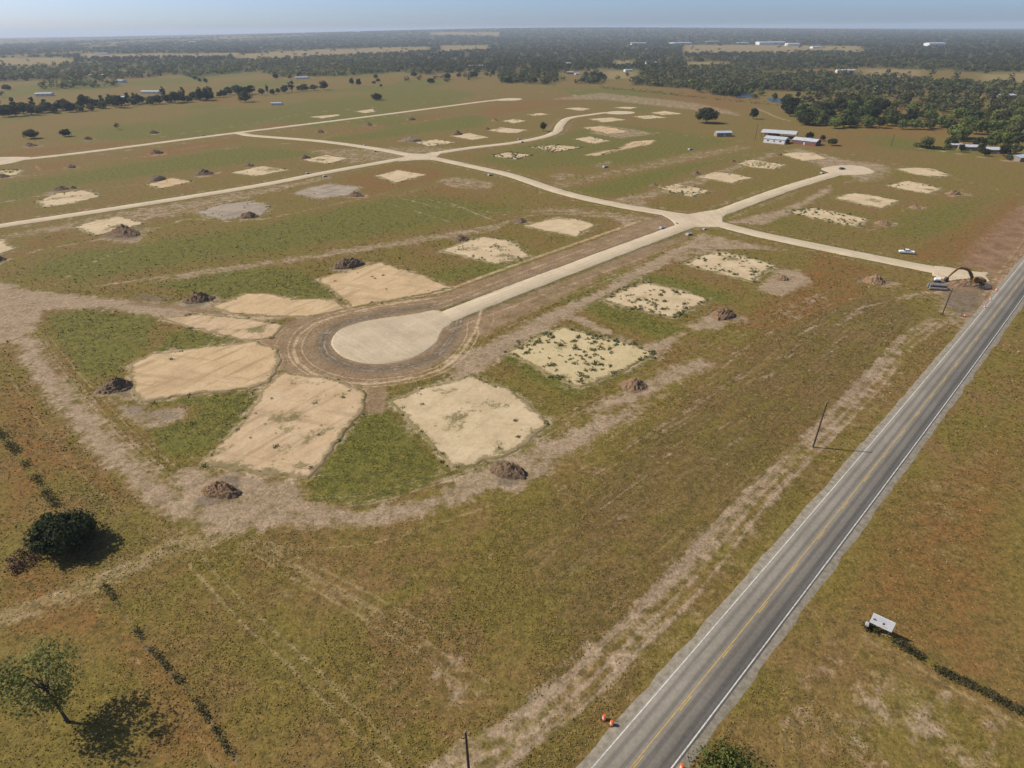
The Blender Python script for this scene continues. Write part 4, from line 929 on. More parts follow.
scatter([(735, 90), (770, 88), (800, 96), (795, 106), (760, 100), (735, 98), (700, 94), (700, 88)], 22, ['oak', 'dark', 'green', 'olive'], 'tree on the bank of the pond', 'trees round the pond', .7, 1.1, 9)
scatter([(770, 118), (772, 110), (782, 106), (796, 108), (800, 118), (785, 119)], 6, ['dark'], 'dark tree on the near side of the pond below the sandy track', 'dark trees below the pond', 1.1, 1.4, 10)
hl = [(0, 117.5), (30, 116), (60, 113.5), (90, 111), (122, 108), (160, 105), (190, 103), (212, 100.5)]
for k in range(62):
    t_ = k / 61 * (len(hl) - 1); i = min(int(t_), len(hl) - 2); f_ = t_ - i
    px = hl[i][0] + (hl[i + 1][0] - hl[i][0]) * f_; py = hl[i][1] + (hl[i + 1][1] - hl[i][1]) * f_
    small(R.choice(['oak', 'dark', 'olive', 'oak']), px + R.uniform(-2, 2), py - R.uniform(0, 4.0), R.uniform(.85, 1.35), 'bushy tree in the long hedge of trees across the far left field', 'trees of the long hedge at the far left')
for px, py in [(85, 107), (90, 106), (103, 105), (111, 104), (129, 103), (135, 102.5), (47, 110), (35, 110), (65, 107), (164, 98), (184, 97.5), (200, 96), (0, 108), (15, 110)]:
    small('pine', px, py, R.uniform(.8, 1.05), 'tall dark tree rising above the long hedge at the far left', 'tall trees in the hedge at the far left')
for px, py, s_ in [(224, 97, 1.0), (229, 95, 1.1), (240, 96, 1.3), (252, 94, 1.1), (262, 95, .9), (273, 94.5, .8), (285, 93, 1.2), (292, 92, 1.2), (300, 91, .9), (305, 91, 1.1), (314, 90.5, 1.0), (278, 93, .7), (201, 101, 1.1), (207, 101, 1.1), (220, 97.5, .8), (237, 94, 1.2), (268, 93.5, .7), (247, 95, 1.2)]:
    small(R.choice(['dark', 'oak', 'oak', 'pine']), px, py, s_ * 1.15, 'dark tree in the clump running across the far field', 'dark clump in the far field')
for px, py, s_ in [(376, 79, .9), (378, 82, .8), (374, 84, .6), (381, 87, .5), (290, 78.5, .8), (206, 83, .9), (200, 82, .8), (195, 80, .7), (458, 77, .8), (493, 75.5, .9), (487, 76, .7), (420, 78, .6)]:
    small('oak', px, py, s_, 'small tree dotted in the open fields below the central wood', 'scattered field trees below the central wood')
scatter([(500, 83), (556, 85), (556, 76), (530, 72), (505, 76)], 20, ['oak', 'olive', 'dark'], 'tree in the grove below the central wood', 'grove below the central wood', .8, 1.2, 9)
scatter([(575, 84), (607, 84), (604, 77), (585, 76)], 8, ['oak', 'dark'], 'tree of the small dark group right of the grove', 'small dark group right of the grove', .8, 1.2, 9)
print('small trees', NT_[0])

def hedgerow(name, label, pts, wd, h, leaf, n, size, seed, patchy=0.4):
    rng = np.random.default_rng(seed); P = resample(gpts(pts), 0.5, False); k = rng.integers(0, len(P), n)
    keep = fbm(k / 5.0, k * 0 + seed, 4) > patchy; k = k[keep]; n = len(k)
    hh = h * (0.35 + 1.1 * vn(k / 7.0, k * 0 + 3, 2))
    C = np.c_[P[k] + rng.normal(0, wd * 0.3, (n, 2)), rng.uniform(0.02, 1, n) * hh]
    V, F = quads(rng, C, np.tile([0, 0, 0.7], (n, 1)) + rng.normal(0, .5, (n, 3)), size)
    return tag(link(name, rawmesh(name, V, F, M[leaf])), label, 'hedge')
hedgerow('hedgerow', 'weedy green hedge along the fence line running out of the left edge', [(-20, 405), (0, 432), (30, 470), (57, 507)], 2.0, .7, 'leaf_dry', 2400, 0.34, 301, .44)
hedgerow('hedgerow', 'thin broken line of weeds from the dark tree down to the bottom edge', [(88, 558), (104, 584), (145, 642), (168, 668), (190, 692), (215, 730), (250, 782)], 1.0, .5, 'leaf_dry', 2300, 0.27, 302, .47)
hedgerow('hedgerow', 'green hedge running right from the white sign board to the right edge', [(866, 627), (880, 632), (910, 650), (935, 668), (960, 680), (1000, 700), (1040, 722)], 1.4, .5, 'leaf_dry', 4200, 0.27, 303, .36)
hedgerow('hedgerow', 'low line of scrub along the far boundary between the street and the pond', [(600, 88), (645, 92), (680, 96), (720, 100), (760, 104), (800, 107)], 6, 3.5, 'leaf_olive', 1500, 1.3, 304, .42)
hedgerow('hedgerow', 'dark clipped hedge beside the lane at the right edge', [(914, 147), (925, 148.3), (944, 150)], 3, 2.6, 'leaf_oak', 900, 0.7, 305, .1)

# weeds on and round the pads: uncountable ground cover
rng = np.random.default_rng(77); WC = []; WS = []
for i, (O, h, wd) in enumerate(PADO):
    lo, hi = O.min(0), O.max(0); d = np.hypot(*O.mean(0)); area = (hi[0] - lo[0]) * (hi[1] - lo[1])
    n = int(area * (0.17 if wd > .45 else 0.06) * wd * (1.5 if i == 1 else 1)); p = rng.uniform(lo, hi, (n, 2)); p = p[inside(p[:, 0], p[:, 1], O)]
    p = p[fbm(p[:, 0] / 6, p[:, 1] / 6, i) > 0.43]
    m = int(len(O) * (0.10 + 0.55 * wd)); k = rng.integers(0, len(O), m); e = O[k] + rng.normal(0, 0.8, (m, 2)); e = e[fbm(e[:, 0] / 9, e[:, 1] / 9, i + 50) > 0.46]
    for q_, hh in ((p, h), (e, h * .3)):
        for a in q_: WC.append((a[0], a[1], hh)); WS.append(rng.uniform(0.3, 1.0) * (0.86 if wd > .6 else 0.62) * (1.0 if d < 400 else 1.2))
WC = np.array(WC); WS = np.array(WS); per = 22
L = rng.normal(0, 1, (len(WC), per, 3)); L[:, :, 2] = np.abs(L[:, :, 2]) * 0.5; L *= WS[:, None, None] * 0.55
P = (WC[:, None] + L).reshape(-1, 3)
V, F = quads(rng, P, L.reshape(-1, 3) + [0, 0, .6], 1.0)
V = V.reshape(-1, 4, 3); cen = V.mean(1, keepdims=True); V = (cen + (V - cen) * np.repeat(WS, per)[:, None, None] * 0.62).reshape(-1, 3)
struct('weeds', rawmesh('weeds', V, F, M['leaf_weed']), 'stuff')

# grass and dry weed tufts of the fields near the camera: uncountable ground cover
for P in [hwy(np.arange(-60, 500, 5), 0)]: line('block', P, HW + 4, 1, .3, world=True, smooth=False)
for P in (R1, R2, R4): line('block', P, LANE + 2, 1, .3)
poly('block', cds, 1, .5)
for _, P, _, _ in PADS: poly('block', P, 1, .5)
free = (CH['block'] < .1) & (CH['dark'] < .3) & (CH['sand'] < .3) & (CH['bare'] < .45) & (np.hypot(GX, GY) < 420) & (np.abs(np.degrees(np.arctan2(GX, GY))) < 61)
rng = np.random.default_rng(21); ix = rng.choice(np.where(free)[0], 230000)
gx, gy = GX[ix] + rng.normal(0, .3, len(ix)), GY[ix] + rng.normal(0, .3, len(ix)); dd = np.hypot(gx, gy)
ts = np.clip(dd / 240, .42, 1.1) * rng.uniform(.5, 1.25, len(ix))
kp = rng.uniform(0, 1, len(ix)) < np.clip((fbm(gx / 9, gy / 9, 71) - .25) * 2.2, .12, 1) * np.clip((430 - dd) / 200, .15, 1); gx, gy, ts, ix = gx[kp], gy[kp], ts[kp], ix[kp]; n = len(gx)
C = np.stack([gx, gy, .16 * ts], -1); C = np.repeat(C, 2, 0) + rng.normal(0, .10, (2 * n, 3)) * np.repeat(ts, 2)[:, None]; C[:, 2] = np.maximum(C[:, 2], .04)
V, F = quads(rng, C, np.tile([0, 0, 1.0], (2 * n, 1)) + rng.normal(0, .35, (2 * n, 3)), .5)
V = V.reshape(-1, 4, 3); cen = V.mean(1, keepdims=True); V = cen + (V - cen) * np.repeat(ts, 2)[:, None, None] * .8
pal = np.array([(.138, .112, .022), (.166, .102, .030), (.088, .088, .016), (.25, .19, .09), (.092, .072, .022)])
lu, rd = CH['lush'][ix], CH['red'][ix]; u_ = rng.uniform(0, 1, n); pk = np.where(u_ < .36, 0, np.where(u_ < .66, 1, np.where(u_ < .80, 2, np.where(u_ < .90, 3, 4)))); pk = np.where((lu > .4) & (pk == 1), 2, pk)
cl_ = pal[pk]; cl_ = np.where((rd[:, None] > .5) & (pk == 0)[:, None], np.array([(.19, .10, .035)]), cl_) * rng.uniform(.95, 1.3, (n, 1))
gme = rawmesh('grass', V.reshape(-1, 3), F, [])
ta = gme.color_attributes.new('tint', 'FLOAT_COLOR', 'POINT'); ta.data.foreach_set('color', np.repeat(np.c_[cl_, np.ones(n)], 8, 0).astype(np.float32).ravel())
t = NT('grass_tufts', .9, .1); an = t.n('ShaderNodeAttribute'); an.attribute_name = 'tint'; gme.materials.append(t.out(an.outputs['Color']))
struct('grass', gme, 'stuff')

# far woodland: tens of thousands of crowns, one object
rng = np.random.default_rng(5); n = 60000
d = np.exp(rng.uniform(math.log(620), math.log(19500), n)); az = np.radians(rng.uniform(-47, 47, n))
x, y = d * np.sin(az), d * np.cos(az); ok = rng.uniform(0, 1, n) < cover(x, y); x, y, d = x[ok], y[ok], d[ok]; n = len(x)
print('woodland crowns', n)
z = terrain(x, y); h = rng.uniform(6, 12.5, n); wd = rng.uniform(8, 15, n) * np.clip(d / 2500, 1, 3.0)
per = 26
L = rng.normal(0, 1, (n, per, 3)); L /= np.linalg.norm(L, axis=2)[:, :, None]; L *= rng.uniform(.6, 1, (n, per, 1))
C = np.stack([x[:, None] + L[:, :, 0] * wd[:, None] / 2, y[:, None] + L[:, :, 1] * wd[:, None] / 2, z[:, None] + h[:, None] * (0.55 + 0.42 * L[:, :, 2])], -1).reshape(-1, 3)
sz = np.repeat(np.clip(wd * 0.3, 2.2, 9), per)
V, F = quads(rng, C, L.reshape(-1, 3) + [0, 0, .25], 1.0)
V = V.reshape(-1, 4, 3); cen = V.mean(1, keepdims=True); V = cen + (V - cen) * sz[:, None, None]
V[:, :, 2] = cen[:, :, 2] + (V[:, :, 2] - cen[:, :, 2]) * np.minimum(1, 3.4 / sz)[:, None]
wm = rawmesh('woodland', V.reshape(-1, 3), F, M['leaf_wood'])
lowf = fbm(x / 260, y / 420, 61, 3); tr = rng.uniform(.6, 1.35, (n, 1)) * (0.55 + 0.95 * lowf)[:, None] * np.where((np.degrees(np.arctan2(x, y)) < -8) & (d < 2600), 1.35, 1.0)[:, None] * np.where(d < 1700, 1.25, 1.0)[:, None] * np.where(rng.uniform(0, 1, (n, 1)) < .22, np.array([[1.4, 1.38, 1.0]]), np.array([[1.0, 1.0, 1.0]])) * np.where(rng.uniform(0, 1, (n, 1)) < .1, np.array([[1.5, 1.05, 1.0]]), np.array([[1.0, 1.0, 1.0]]))
ta = wm.color_attributes.new('tint', 'FLOAT_COLOR', 'POINT')
ta.data.foreach_set('color', np.repeat(np.c_[tr, np.ones(n)], per * 4, 0).astype(np.float32).ravel())
struct('woodland', wm, 'stuff')

# pond
t = NT('pond_water', 0.35, 0.3); M['water'] = t.out((0.045, 0.055, 0.055), t.noise(0.6, 3), 0.05, 0.1)
for P in ([(733, 92), (740, 91), (750, 93.5), (760, 97), (752, 98), (738, 97.5)], [(768, 98), (780, 98.5), (800, 102), (800, 104.5), (788, 104), (770, 101.5)]):
    Pc = catmull(gpts(P), 6, True); struct('pond', rawmesh('pond', np.c_[Pc, np.full(len(Pc), 0.05)], [tuple(range(len(Pc)))], M['water']))

# ------------------------------------------------------------------ spoil heaps
def heap_mat(name, a, b, dry):
    t = NT(name, 0.97, 0.1); f = t.noise(0.9, 6, 0.75); q = t.noise(3.5, 4, 0.7, w=4)
    c = t.mix(t.step(f, 0.35, 0.65), a, b); c = t.mix(t.math('MULTIPLY', t.step(q, .55, .7), .5), c, dry); return t.out(c, t.math('MULTIPLY_ADD', f, .6, q), 0.9, 0.5)
M['spoil'] = heap_mat('spoil_dark', (0.160, 0.106, 0.062), (0.255, 0.175, 0.105), (0.36, 0.26, 0.16))
M['spoil_brown'] = heap_mat('spoil_brown', (0.205, 0.128, 0.072), (0.31, 0.200, 0.118), (0.38, 0.275, 0.165))
M['spoil_tan'] = heap_mat('spoil_tan', (0.16, 0.118, 0.080), (0.25, 0.19, 0.13), (0.34, 0.26, 0.18))
def heap(px, py, wpx, hpx, label, mat='spoil', deep=0.65, seed=0):
    k = mpp(px, py); wd = wpx * k; x, y = at(px, py)
    dep = math.asin(CAM_H / math.sqrt(x * x + y * y + CAM_H ** 2))
    n = 60; u = np.linspace(-1.3, 1.3, n); U, W_ = np.meshgrid(u, u)
    r = np.hypot(U, W_ ) * (1 + 0.45 * (fbm(U * 1.6 + seed * 7, W_ * 1.6, seed) - .5))
    hh = max(0.8, min(0.30 * wd, (hpx * k - wd * deep * math.sin(dep) * 0.75) / max(0.25, math.cos(dep))))
    Z = hh * np.clip(1 - r, 0, 1) ** (0.55 + 0.5 * hsh(np.int64(seed), np.int64(3), 5)) * (0.55 + 0.9 * fbm(U * 2.6 + seed, W_ * 2.6 + seed * 3, seed + 3, 5)) + (np.abs(fbm(U * 5 + 3, W_ * 5, seed + 8) - .5) - .12) * hh * 0.9 * (r < 1) * np.clip(1.6 * (1 - r), 0, 1) + (fbm(U * 11, W_ * 11, seed) - .5) * hh * 0.35 * (r < 1)
    Z[r > 1.0] = -0.15
    deep = deep * R.uniform(.85, 1.3); ang = R.uniform(-.6, .6); X = U * wd / 2; Y = W_ * wd * deep / 2
    V = np.stack([X * math.cos(ang) - Y * math.sin(ang), X * math.sin(ang) + Y * math.cos(ang), Z], -1).reshape(-1, 3)
    I = np.arange(n * n).reshape(n, n); F = np.stack([I[:-1, :-1], I[:-1, 1:], I[1:, 1:], I[1:, :-1]], -1).reshape(-1, 4)
    keep = V[F][:, :, 2].max(1) > -0.14; F = F[keep]; us = np.unique(F); mp = np.zeros(n * n, int); mp[us] = np.arange(len(us))
    return tag(link('dirt_mound', rawmesh('dirt_mound', V[us], mp[F], M[mat]), None, (x, y, 0)), label, 'dirt mound', 'spoil heaps beside the building pads')
for i, (px, py, wp_, hp_, lab, mt) in enumerate(HEAPS): heap(px, py, wp_, hp_, lab, mt, 0.5 if wp_ > 30 else 0.7, 400 + i)

# ------------------------------------------------------------------ utility poles
M['pole'] = plain('weathered_wood', (0.075, 0.055, 0.040), 0.9, 0.35, 4); M['porcelain'] = plain('insulator_grey', (0.35, 0.35, 0.34), 0.4, .1)
def pole(px, py, h, label, group='wooden poles beside the highway', arm=False):
    x, y = at(px, py); o = thing('utility_pole', label, 'utility pole', (x, y, 0), HANG, group)
    MB().tube([(0, 0, -0.3), (0, 0, h * .5), (0, 0, h)], [0.21, 0.18, 0.14], 10).put('pole_shaft', M['pole'], o)
    MB().lathe([(0.03, 0), (0.07, 0.05), (0.09, 0.14), (0.05, 0.2)], (0, 0, h), 8).put('insulator', M['porcelain'], o)
    MB().box((0, 0.18, h - 0.5), (0.12, 0.25, 0.14), bev=0.02).put('bracket', M['porcelain'], o)
    if arm: MB().box((0, 0, h - 0.9), (0.12, 2.2, 0.14), bev=0.02).put('crossarm', M['pole'], o)
    return o
pole(813, 447, 12.6, 'bare wooden pole in the strip of bare soil beside the middle of the highway'); pole(942, 315, 9.8, 'wooden pole standing in front of the excavator', arm=True)
pole(469.5, 778, 11.2, 'wooden pole top rising at the bottom edge of the picture'); pole(755, 140, 13, 'wooden pole beside the barn roofs behind the street', None)
pole(891, 146.5, 10, 'thin pole in the brown pasture right of the red house', None)

# ------------------------------------------------------------------ traffic barrels
M['orange'] = plain('barrel_orange', (0.72, 0.115, 0.02), 0.5, .12); M['band'] = plain('barrel_band_white', (0.78, 0.75, 0.70), 0.4, .08); M['rubber'] = plain('black_rubber', (0.022, 0.022, 0.023), 0.8, .2)
def barrel_proto(px, py, label):
    x, y = at(px, py); o = thing('traffic_barrel', label, 'traffic barrel', (x, y, 0), 0, 'orange barrels along the highway')
    MB().lathe([(0.30, 0.08), (0.29, 0.34), (0.275, 0.36), (0.265, 0.64), (0.25, 0.66), (0.24, 0.98), (0.20, 1.03), (0.05, 1.05)], n=18).put('drum', M['orange'], o)
    for z_, r_ in ((0.40, 0.279), (0.70, 0.258)): MB().lathe([(r_, 0), (r_ - 0.006, 0.16)], (0, 0, z_), 18).put('reflective_band', M['band'], o)
    MB().lathe([(0.40, 0), (0.40, 0.07), (0.31, 0.09)], (0, 0, 0.0), 12).put('base_ring', M['rubber'], o)
    MB().box((0, 0, 1.08), (0.2, 0.04, 0.09), bev=0.01).put('handle', M['orange'], o)
    return o
b0 = barrel_proto(604, 719.5, 'orange barrel in roadside grass, left one of the pair below the bare strip')
for px, py, lab in [(611.5, 725, 'orange barrel on the gravel edge, right one of the pair nearest the camera'), (681.5, 769, 'orange barrel on the right shoulder at the bottom edge'),
        (960.5, 316, 'orange barrel on bare ground right of the wooden pole, left one of a close pair'), (964.5, 316.5, 'orange barrel on bare ground right of the wooden pole, right one of a close pair'), (984, 308, 'orange barrel on the left highway edge below the excavator'), (996, 291, 'orange barrel on the left highway edge right of the excavator'), (990, 300.5, 'orange barrel midway along the highway edge beside the excavator')]:
    c = b0.copy(); COL.objects.link(c); x, y = at(px, py); c.location = (x, y, 0.0 if px > 620 else 0.0); c['label'] = lab
    for ch in list(b0.children):
        k = ch.copy(); COL.objects.link(k); k.parent = c

# ------------------------------------------------------------------ sign board
M['board'] = plain('sign_white', (0.66, 0.67, 0.69), 0.5, .06); M['ink'] = plain('sign_ink', (0.05, 0.05, 0.07), 0.6, .2); M['grey_ink'] = plain('sign_grey_ink', (0.42, 0.43, 0.46), .6, .1); M['gold_ink'] = plain('sign_gold_ink', (0.55, 0.45, 0.2), .6, .1)
zb = 1.5
A_, B_ = np.array(at(869.5, 622, zb)), np.array(at(891.5, 632.5, zb)); bl = float(np.linalg.norm(B_ - A_)); ang = math.atan2(*(B_ - A_)[::-1]); hb = 2.3
sg = thing('sign_board', 'large white sign board on posts at the start of the hedge right of the highway', 'sign', ((A_[0] + B_[0]) / 2, (A_[1] + B_[1]) / 2, 0), ang)
print('sign', bl, math.degrees(ang))
MB().box((0, 0, zb + hb / 2), (bl, 0.06, hb), bev=0.01).put('board', M['board'], sg)
for xx in (-bl * .42, 0, bl * .42): MB().box((xx, 0.12, (zb + hb) / 2 - .1), (0.12, 0.12, zb + hb - .2), bev=0.01).put('post', M['pole'], sg)
def flat(pts, x0, z0, s, m, nm):
    MB().prism([(x0 + a * s, z0 + b * s) for a, b in pts], -0.037, -0.0325).put(nm, m, sg)
flat([(-.5, -.4), (.55, -.4), (.35, .1), (.1, .0), (0, .6), (-.2, .1), (-.5, .05)], -bl * .33, zb + hb * .50, .55, M['ink'], 'emblem')
flat([(-.3, -.5), (.3, -.5), (.35, .1), (.05, .5), (-.3, .3)], bl * .07, zb + hb * .46, .5, M['ink'], 'emblem')
for r_ in range(3):
    for k in range(4 + r_): flat([(-.4, -.25), (.4, -.25), (.4, .25), (-.4, .25)], -bl * .14 + k * .22 , zb + hb * (.78 - .13 * r_), .16, M['grey_ink'], 'lettering')
flat([(-1, -.2), (1, -.2), (1, .2), (-1, .2)], bl * .16, zb + hb * .2, .4, M['gold_ink'], 'lettering')
x, y = at(865, 629); mbx = thing('mailbox', 'small grey post box at the left end of the hedge by the white sign', 'post box', (x, y, 0), ang)
MB().box((0, 0, .55), (0.1, 0.1, 1.1)).put('post', M['pole'], mbx); MB().prism([(-.28, 1.1), (.28, 1.1), (.28, 1.34), (.18, 1.46), (-.18, 1.46), (-.28, 1.34)], -.35, .35).put('box', M['porcelain'], mbx)

# ------------------------------------------------------------------ white pickup, parked car
M['white_car'] = plain('car_white', (0.74, 0.75, 0.76), 0.3, .03, spec=.5); M['black_car'] = plain('car_black', (0.02, 0.021, 0.024), 0.25, .1, spec=.5); M['glass'] = plain('dark_glass', (0.02, 0.025, 0.03), 0.08, .1, spec=.6); M['chrome'] = plain('chrome', (0.5, 0.5, 0.5), .25, .1, metal=.8); M['lamp'] = plain('lamp_lens', (0.6, 0.58, 0.5), .2, .1); M['tail'] = plain('tail_lens', (0.35, 0.02, 0.02), .3, .1)
def wheels(o, xs, hw, r):
    for x_ in xs:
        for s_ in (-1, 1):
            wq = MB().tube([(x_, s_ * (hw - .26), r), (x_, s_ * (hw - .24), r), (x_, s_ * (hw - .02), r), (x_, s_ * hw, r)], [r * .8, r, r, r * .82], 18).put('wheel', M['rubber'], o)
            MB().tube([(x_, s_ * (hw - .1), r), (x_, s_ * (hw + .015), r)], [r * .6, r * .55], 12).put('rim', M['chrome'], wq)
def vehicle(label, cat, name, px, py, rz, body, pickup):
    x, y = at(px, py); o = thing(name, label, cat, (x, y, 0), rz); hw = .98
    b = MB()
    if pickup:
        b.prism([(-2.95, .5), (2.85, .5), (2.95, .75), (2.9, 1.05), (2.7, 1.16), (1.35, 1.22), (-.95, 1.22), (-.95, .75), (-2.75, .75), (-2.75, 1.22), (-2.95, 1.22)], -hw, hw); b.put('body', M[body], o)
        for s_ in (-1, 1): MB().box((-1.85, s_ * (hw - .06), .985), (1.8, .13, .48), bev=.02).put('bed_side', M[body], o)
        cab = [(-.95, 1.22), (1.35, 1.22), (.6, 1.86), (.35, 1.92), (-.6, 1.92), (-.85, 1.86)]
        gl = ((-.8, .28), (.12, .28)); xs = (-1.85, 1.9); lx = 2.93
    else:
        b.prism([(-2.2, .4), (2.2, .4), (2.25, .7), (2.1, .9), (1.2, 1.02), (-2.2, 1.05), (-2.28, .7)], -.9, .9); hw = .9; b.put('body', M[body], o)
        cab = [(-2.15, 1.05), (1.15, 1.02), (.4, 1.58), (.1, 1.64), (-1.7, 1.62), (-1.95, 1.5)]
        gl = ((-1.5, .3), (-.2, .3)); xs = (-1.4, 1.42); lx = 2.2
    n = len(cab); mb = MB(); V = [(a, -hw + (.04 if z_ < 1.3 else .2), z_) for a, z_ in cab] + [(a, hw - (.04 if z_ < 1.3 else .2), z_) for a, z_ in cab]
    mb.add(V, [tuple(range(n)), tuple(range(n, 2 * n))[::-1]] + [(i, i + n, (i + 1) % n + n, (i + 1) % n) for i in range(n)]); mb.put('cab', M[body], o)
    wsx0, wsz0, wsx1, wsz1 = cab[1][0] - .08, cab[1][1] + .05, cab[2][0] + .06, cab[2][1] - .05
    MB().add([(wsx0, -hw + .16, wsz0 + .02), (wsx0, hw - .16, wsz0 + .02), (wsx1, hw - .26, wsz1 + .02), (wsx1, -hw + .26, wsz1 + .02), (wsx0 + .03, -hw + .16, wsz0 + .05), (wsx0 + .03, hw - .16, wsz0 + .05), (wsx1 + .03, hw - .26, wsz1 + .05), (wsx1 + .03, -hw + .26, wsz1 + .05)], [(0, 1, 2, 3), (4, 5, 6, 7), (0, 1, 5, 4), (1, 2, 6, 5), (2, 3, 7, 6), (3, 0, 4, 7)]).put('windscreen', M['glass'], o)
    for s_ in (-1, 1):
        for g0, _ in gl:
            zt = cab[3][1] - .12; zb_ = cab[0][1] + .08; yo, yi = s_ * (hw - .035), s_ * (hw - .155)
            MB().add([(g0, yo, zb_), (g0 + .78, yo, zb_), (g0 + .6, yi, zt), (g0, yi, zt), (g0, yo - s_ * .08, zb_), (g0 + .78, yo - s_ * .08, zb_), (g0 + .6, yi - s_ * .08, zt), (g0, yi - s_ * .08, zt)], [(0, 1, 2, 3), (4, 5, 6, 7), (0, 1, 5, 4), (1, 2, 6, 5), (2, 3, 7, 6), (3, 0, 4, 7)]).put('side_window', M['glass'], o)
        MB().box((lx, s_ * (hw - .22), .88), (.08, .3, .16), bev=.01).put('headlight', M['lamp'], o)
        MB().box((-lx - .03, s_ * (hw - .12), .95), (.06, .16, .3), bev=.01).put('tail_light', M['tail'], o)
        MB().box((cab[1][0] - .35, s_ * (hw + .1), cab[1][1] + .1), (.1, .2, .16), bev=.02).put('mirror', M[body], o)
    MB().box((lx + .05, 0, .58), (.14, hw * 2 - .1, .2), bev=.03).put('bumper', M['chrome'], o); MB().box((-lx - .06, 0, .58), (.14, hw * 2 - .1, .2), bev=.03).put('bumper', M['chrome'], o)
    wheels(o, xs, hw, .39 if pickup else .33)
    return o
vehicle('white pickup truck parked on the grass above the entrance street', 'pickup truck', 'pickup_truck', 906, 253.5, math.radians(164), 'white_car', True)
vehicle('dark car parked in the far sandy turnaround', 'car', 'parked_car', 842, 169.8, math.radians(20), 'black_car', False)

# ------------------------------------------------------------------ excavator
M['cat'] = plain('machine_brown_yellow', (0.21, 0.115, 0.03), 0.55, .35, 2); M['steel'] = plain('dark_steel', (0.05, 0.045, 0.042), 0.6, .3)
x, y = at(975, 284); ex = thing('excavator', 'yellow brown tracked excavator digging at the end of the entrance street', 'excavator', (x, y, 0), math.radians(172))
for s_ in (-1, 1):
    tr_ = MB().prism([(-2.2, .15), (-1.9, 0), (1.9, 0), (2.25, .2), (2.3, .6), (2.0, .95), (-2.0, .95), (-2.3, .6)], s_ * 1.35 - .32, s_ * 1.35 + .32).put('track', M['steel'], ex)
    for k in range(5): MB().tube([(-1.7 + k * .85, s_ * 1.69, .42), (-1.7 + k * .85, s_ * 1.73, .42)], .26, 10).put('roller', M['cat'], tr_)
MB().tube([(0, 0, .9), (0, 0, 1.2)], 1.0, 16).put('slew_ring', M['steel'], ex)
MB().box((-.3, 0, 1.75), (4.2, 2.9, 1.1), bev=.08).put('house', M['cat'], ex)
MB().box((-2.3, 0, 1.75), (.9, 2.95, 1.25), bev=.18).put('counterweight', M['steel'], ex)
MB().box((-1.1, 0, 2.5), (1.7, 2.2, .45), bev=.06).put('engine_cover', M['cat'], ex)
cb = MB().prism([(.3, 1.9), (1.9, 1.9), (1.95, 2.5), (1.6, 3.2), (.4, 3.25)], .55, 1.45).put('cab', M['cat'], ex)
MB().prism([(.45, 2.35), (1.78, 2.35), (1.55, 3.08), (.5, 3.1)], .5, 1.5).put('window', M['glass'], cb)
def beam(name, P, hs, wd, m):
    P = np.array(P, float); up = []; dn = []
    for i in range(len(P)):
        d = P[min(i + 1, len(P) - 1)] - P[max(i - 1, 0)]; d /= np.linalg.norm(d); nn = np.array([-d[1], d[0]]); up.append(P[i] + nn * hs[i]); dn.append(P[i] - nn * hs[i])
    return MB().prism([tuple(p) for p in up + dn[::-1]], -wd, wd).put(name, m, ex)
beam('boom', [(1.4, 2.0), (2.8, 4.0), (4.3, 5.5), (6.2, 6.1), (8.2, 5.9)], [.35, .42, .48, .4, .22], .3, M['cat'])
beam('stick', [(7.4, 6.5), (8.3, 5.8), (9.6, 4.0), (10.6, 2.2)], [.14, .34, .28, .16], .24, M['cat'])
for s_ in (-1, 1): MB().tube([(1.9, s_ * .45, 1.9), (4.0, s_ * .45, 4.9)], .11, 8).put('boom_cylinder', M['steel'], ex)
MB().tube([(4.8, 0, 6.2), (7.4, 0, 6.6)], .1, 8).put('stick_cylinder', M['steel'], ex)
MB().prism([(10.3, 2.3), (11.1, 2.3), (11.5, 1.4), (11.2, .6), (10.4, .35), (9.6, .7), (10.2, 1.1)], -.6, .6).put('bucket', M['steel'], ex)
# stored material beside it
M['concrete'] = plain('cast_concrete', (0.36, 0.35, 0.35), 0.85, .15, 2); M['bluegrey'] = plain('pipe_blue_grey', (0.17, 0.155, 0.15), 0.9, .35, 2)
x, y = at(936, 288.5); pl = thing('pipe_stack', 'stack of blue grey pipes lying at the end of the entrance street', 'pipe stack', (x, y, 0), math.radians(-14))
for i in range(4):
    for j in range(2 if i in (1, 2) else 1):
        MB().tube([(-2.9 + .3 * (i % 2), (i - 1.5) * 1.1, .52 + j * .98), (2.9 + .3 * (i % 2), (i - 1.5) * 1.1, .52 + j * .98)], .5, 12).put('pipe', M['bluegrey'], pl)
x, y = at(936.5, 282); bx = thing('white_tank', 'small white tank standing behind the blue grey pipe stack', 'tank trailer', (x, y, 0), math.radians(-14))
MB().tube([(-1.1, 0, 1.15), (-.95, 0, 1.15), (.95, 0, 1.15), (1.1, 0, 1.15)], [.45, .65, .65, .45], 14).put('tank', M['white_car'], bx); MB().box((0, 0, .5), (2.6, 1.3, .16), bev=.02).put('chassis', M['steel'], bx); wheels(bx, (0,), .95, .36)
x, y = at(985, 288.5); sk = thing('loader_attachment', 'dark steel bucket and frame lying behind the excavator', 'machine part', (x, y, 0), .3)
MB().prism([(-1.6, 0), (1.2, 0), (1.6, .9), (1.2, 1.5), (1.0, .5), (-1.2, .4), (-1.6, .8)], -1.3, 1.3).put('bucket', M['steel'], sk); MB().tube([(-3.2, -.8, .3), (-1.5, -.5, 1.0)], .15, 8).put('arm', M['steel'], sk); MB().tube([(-3.2, .8, .3), (-1.5, .5, 1.0)], .15, 8).put('arm', M['steel'], sk)

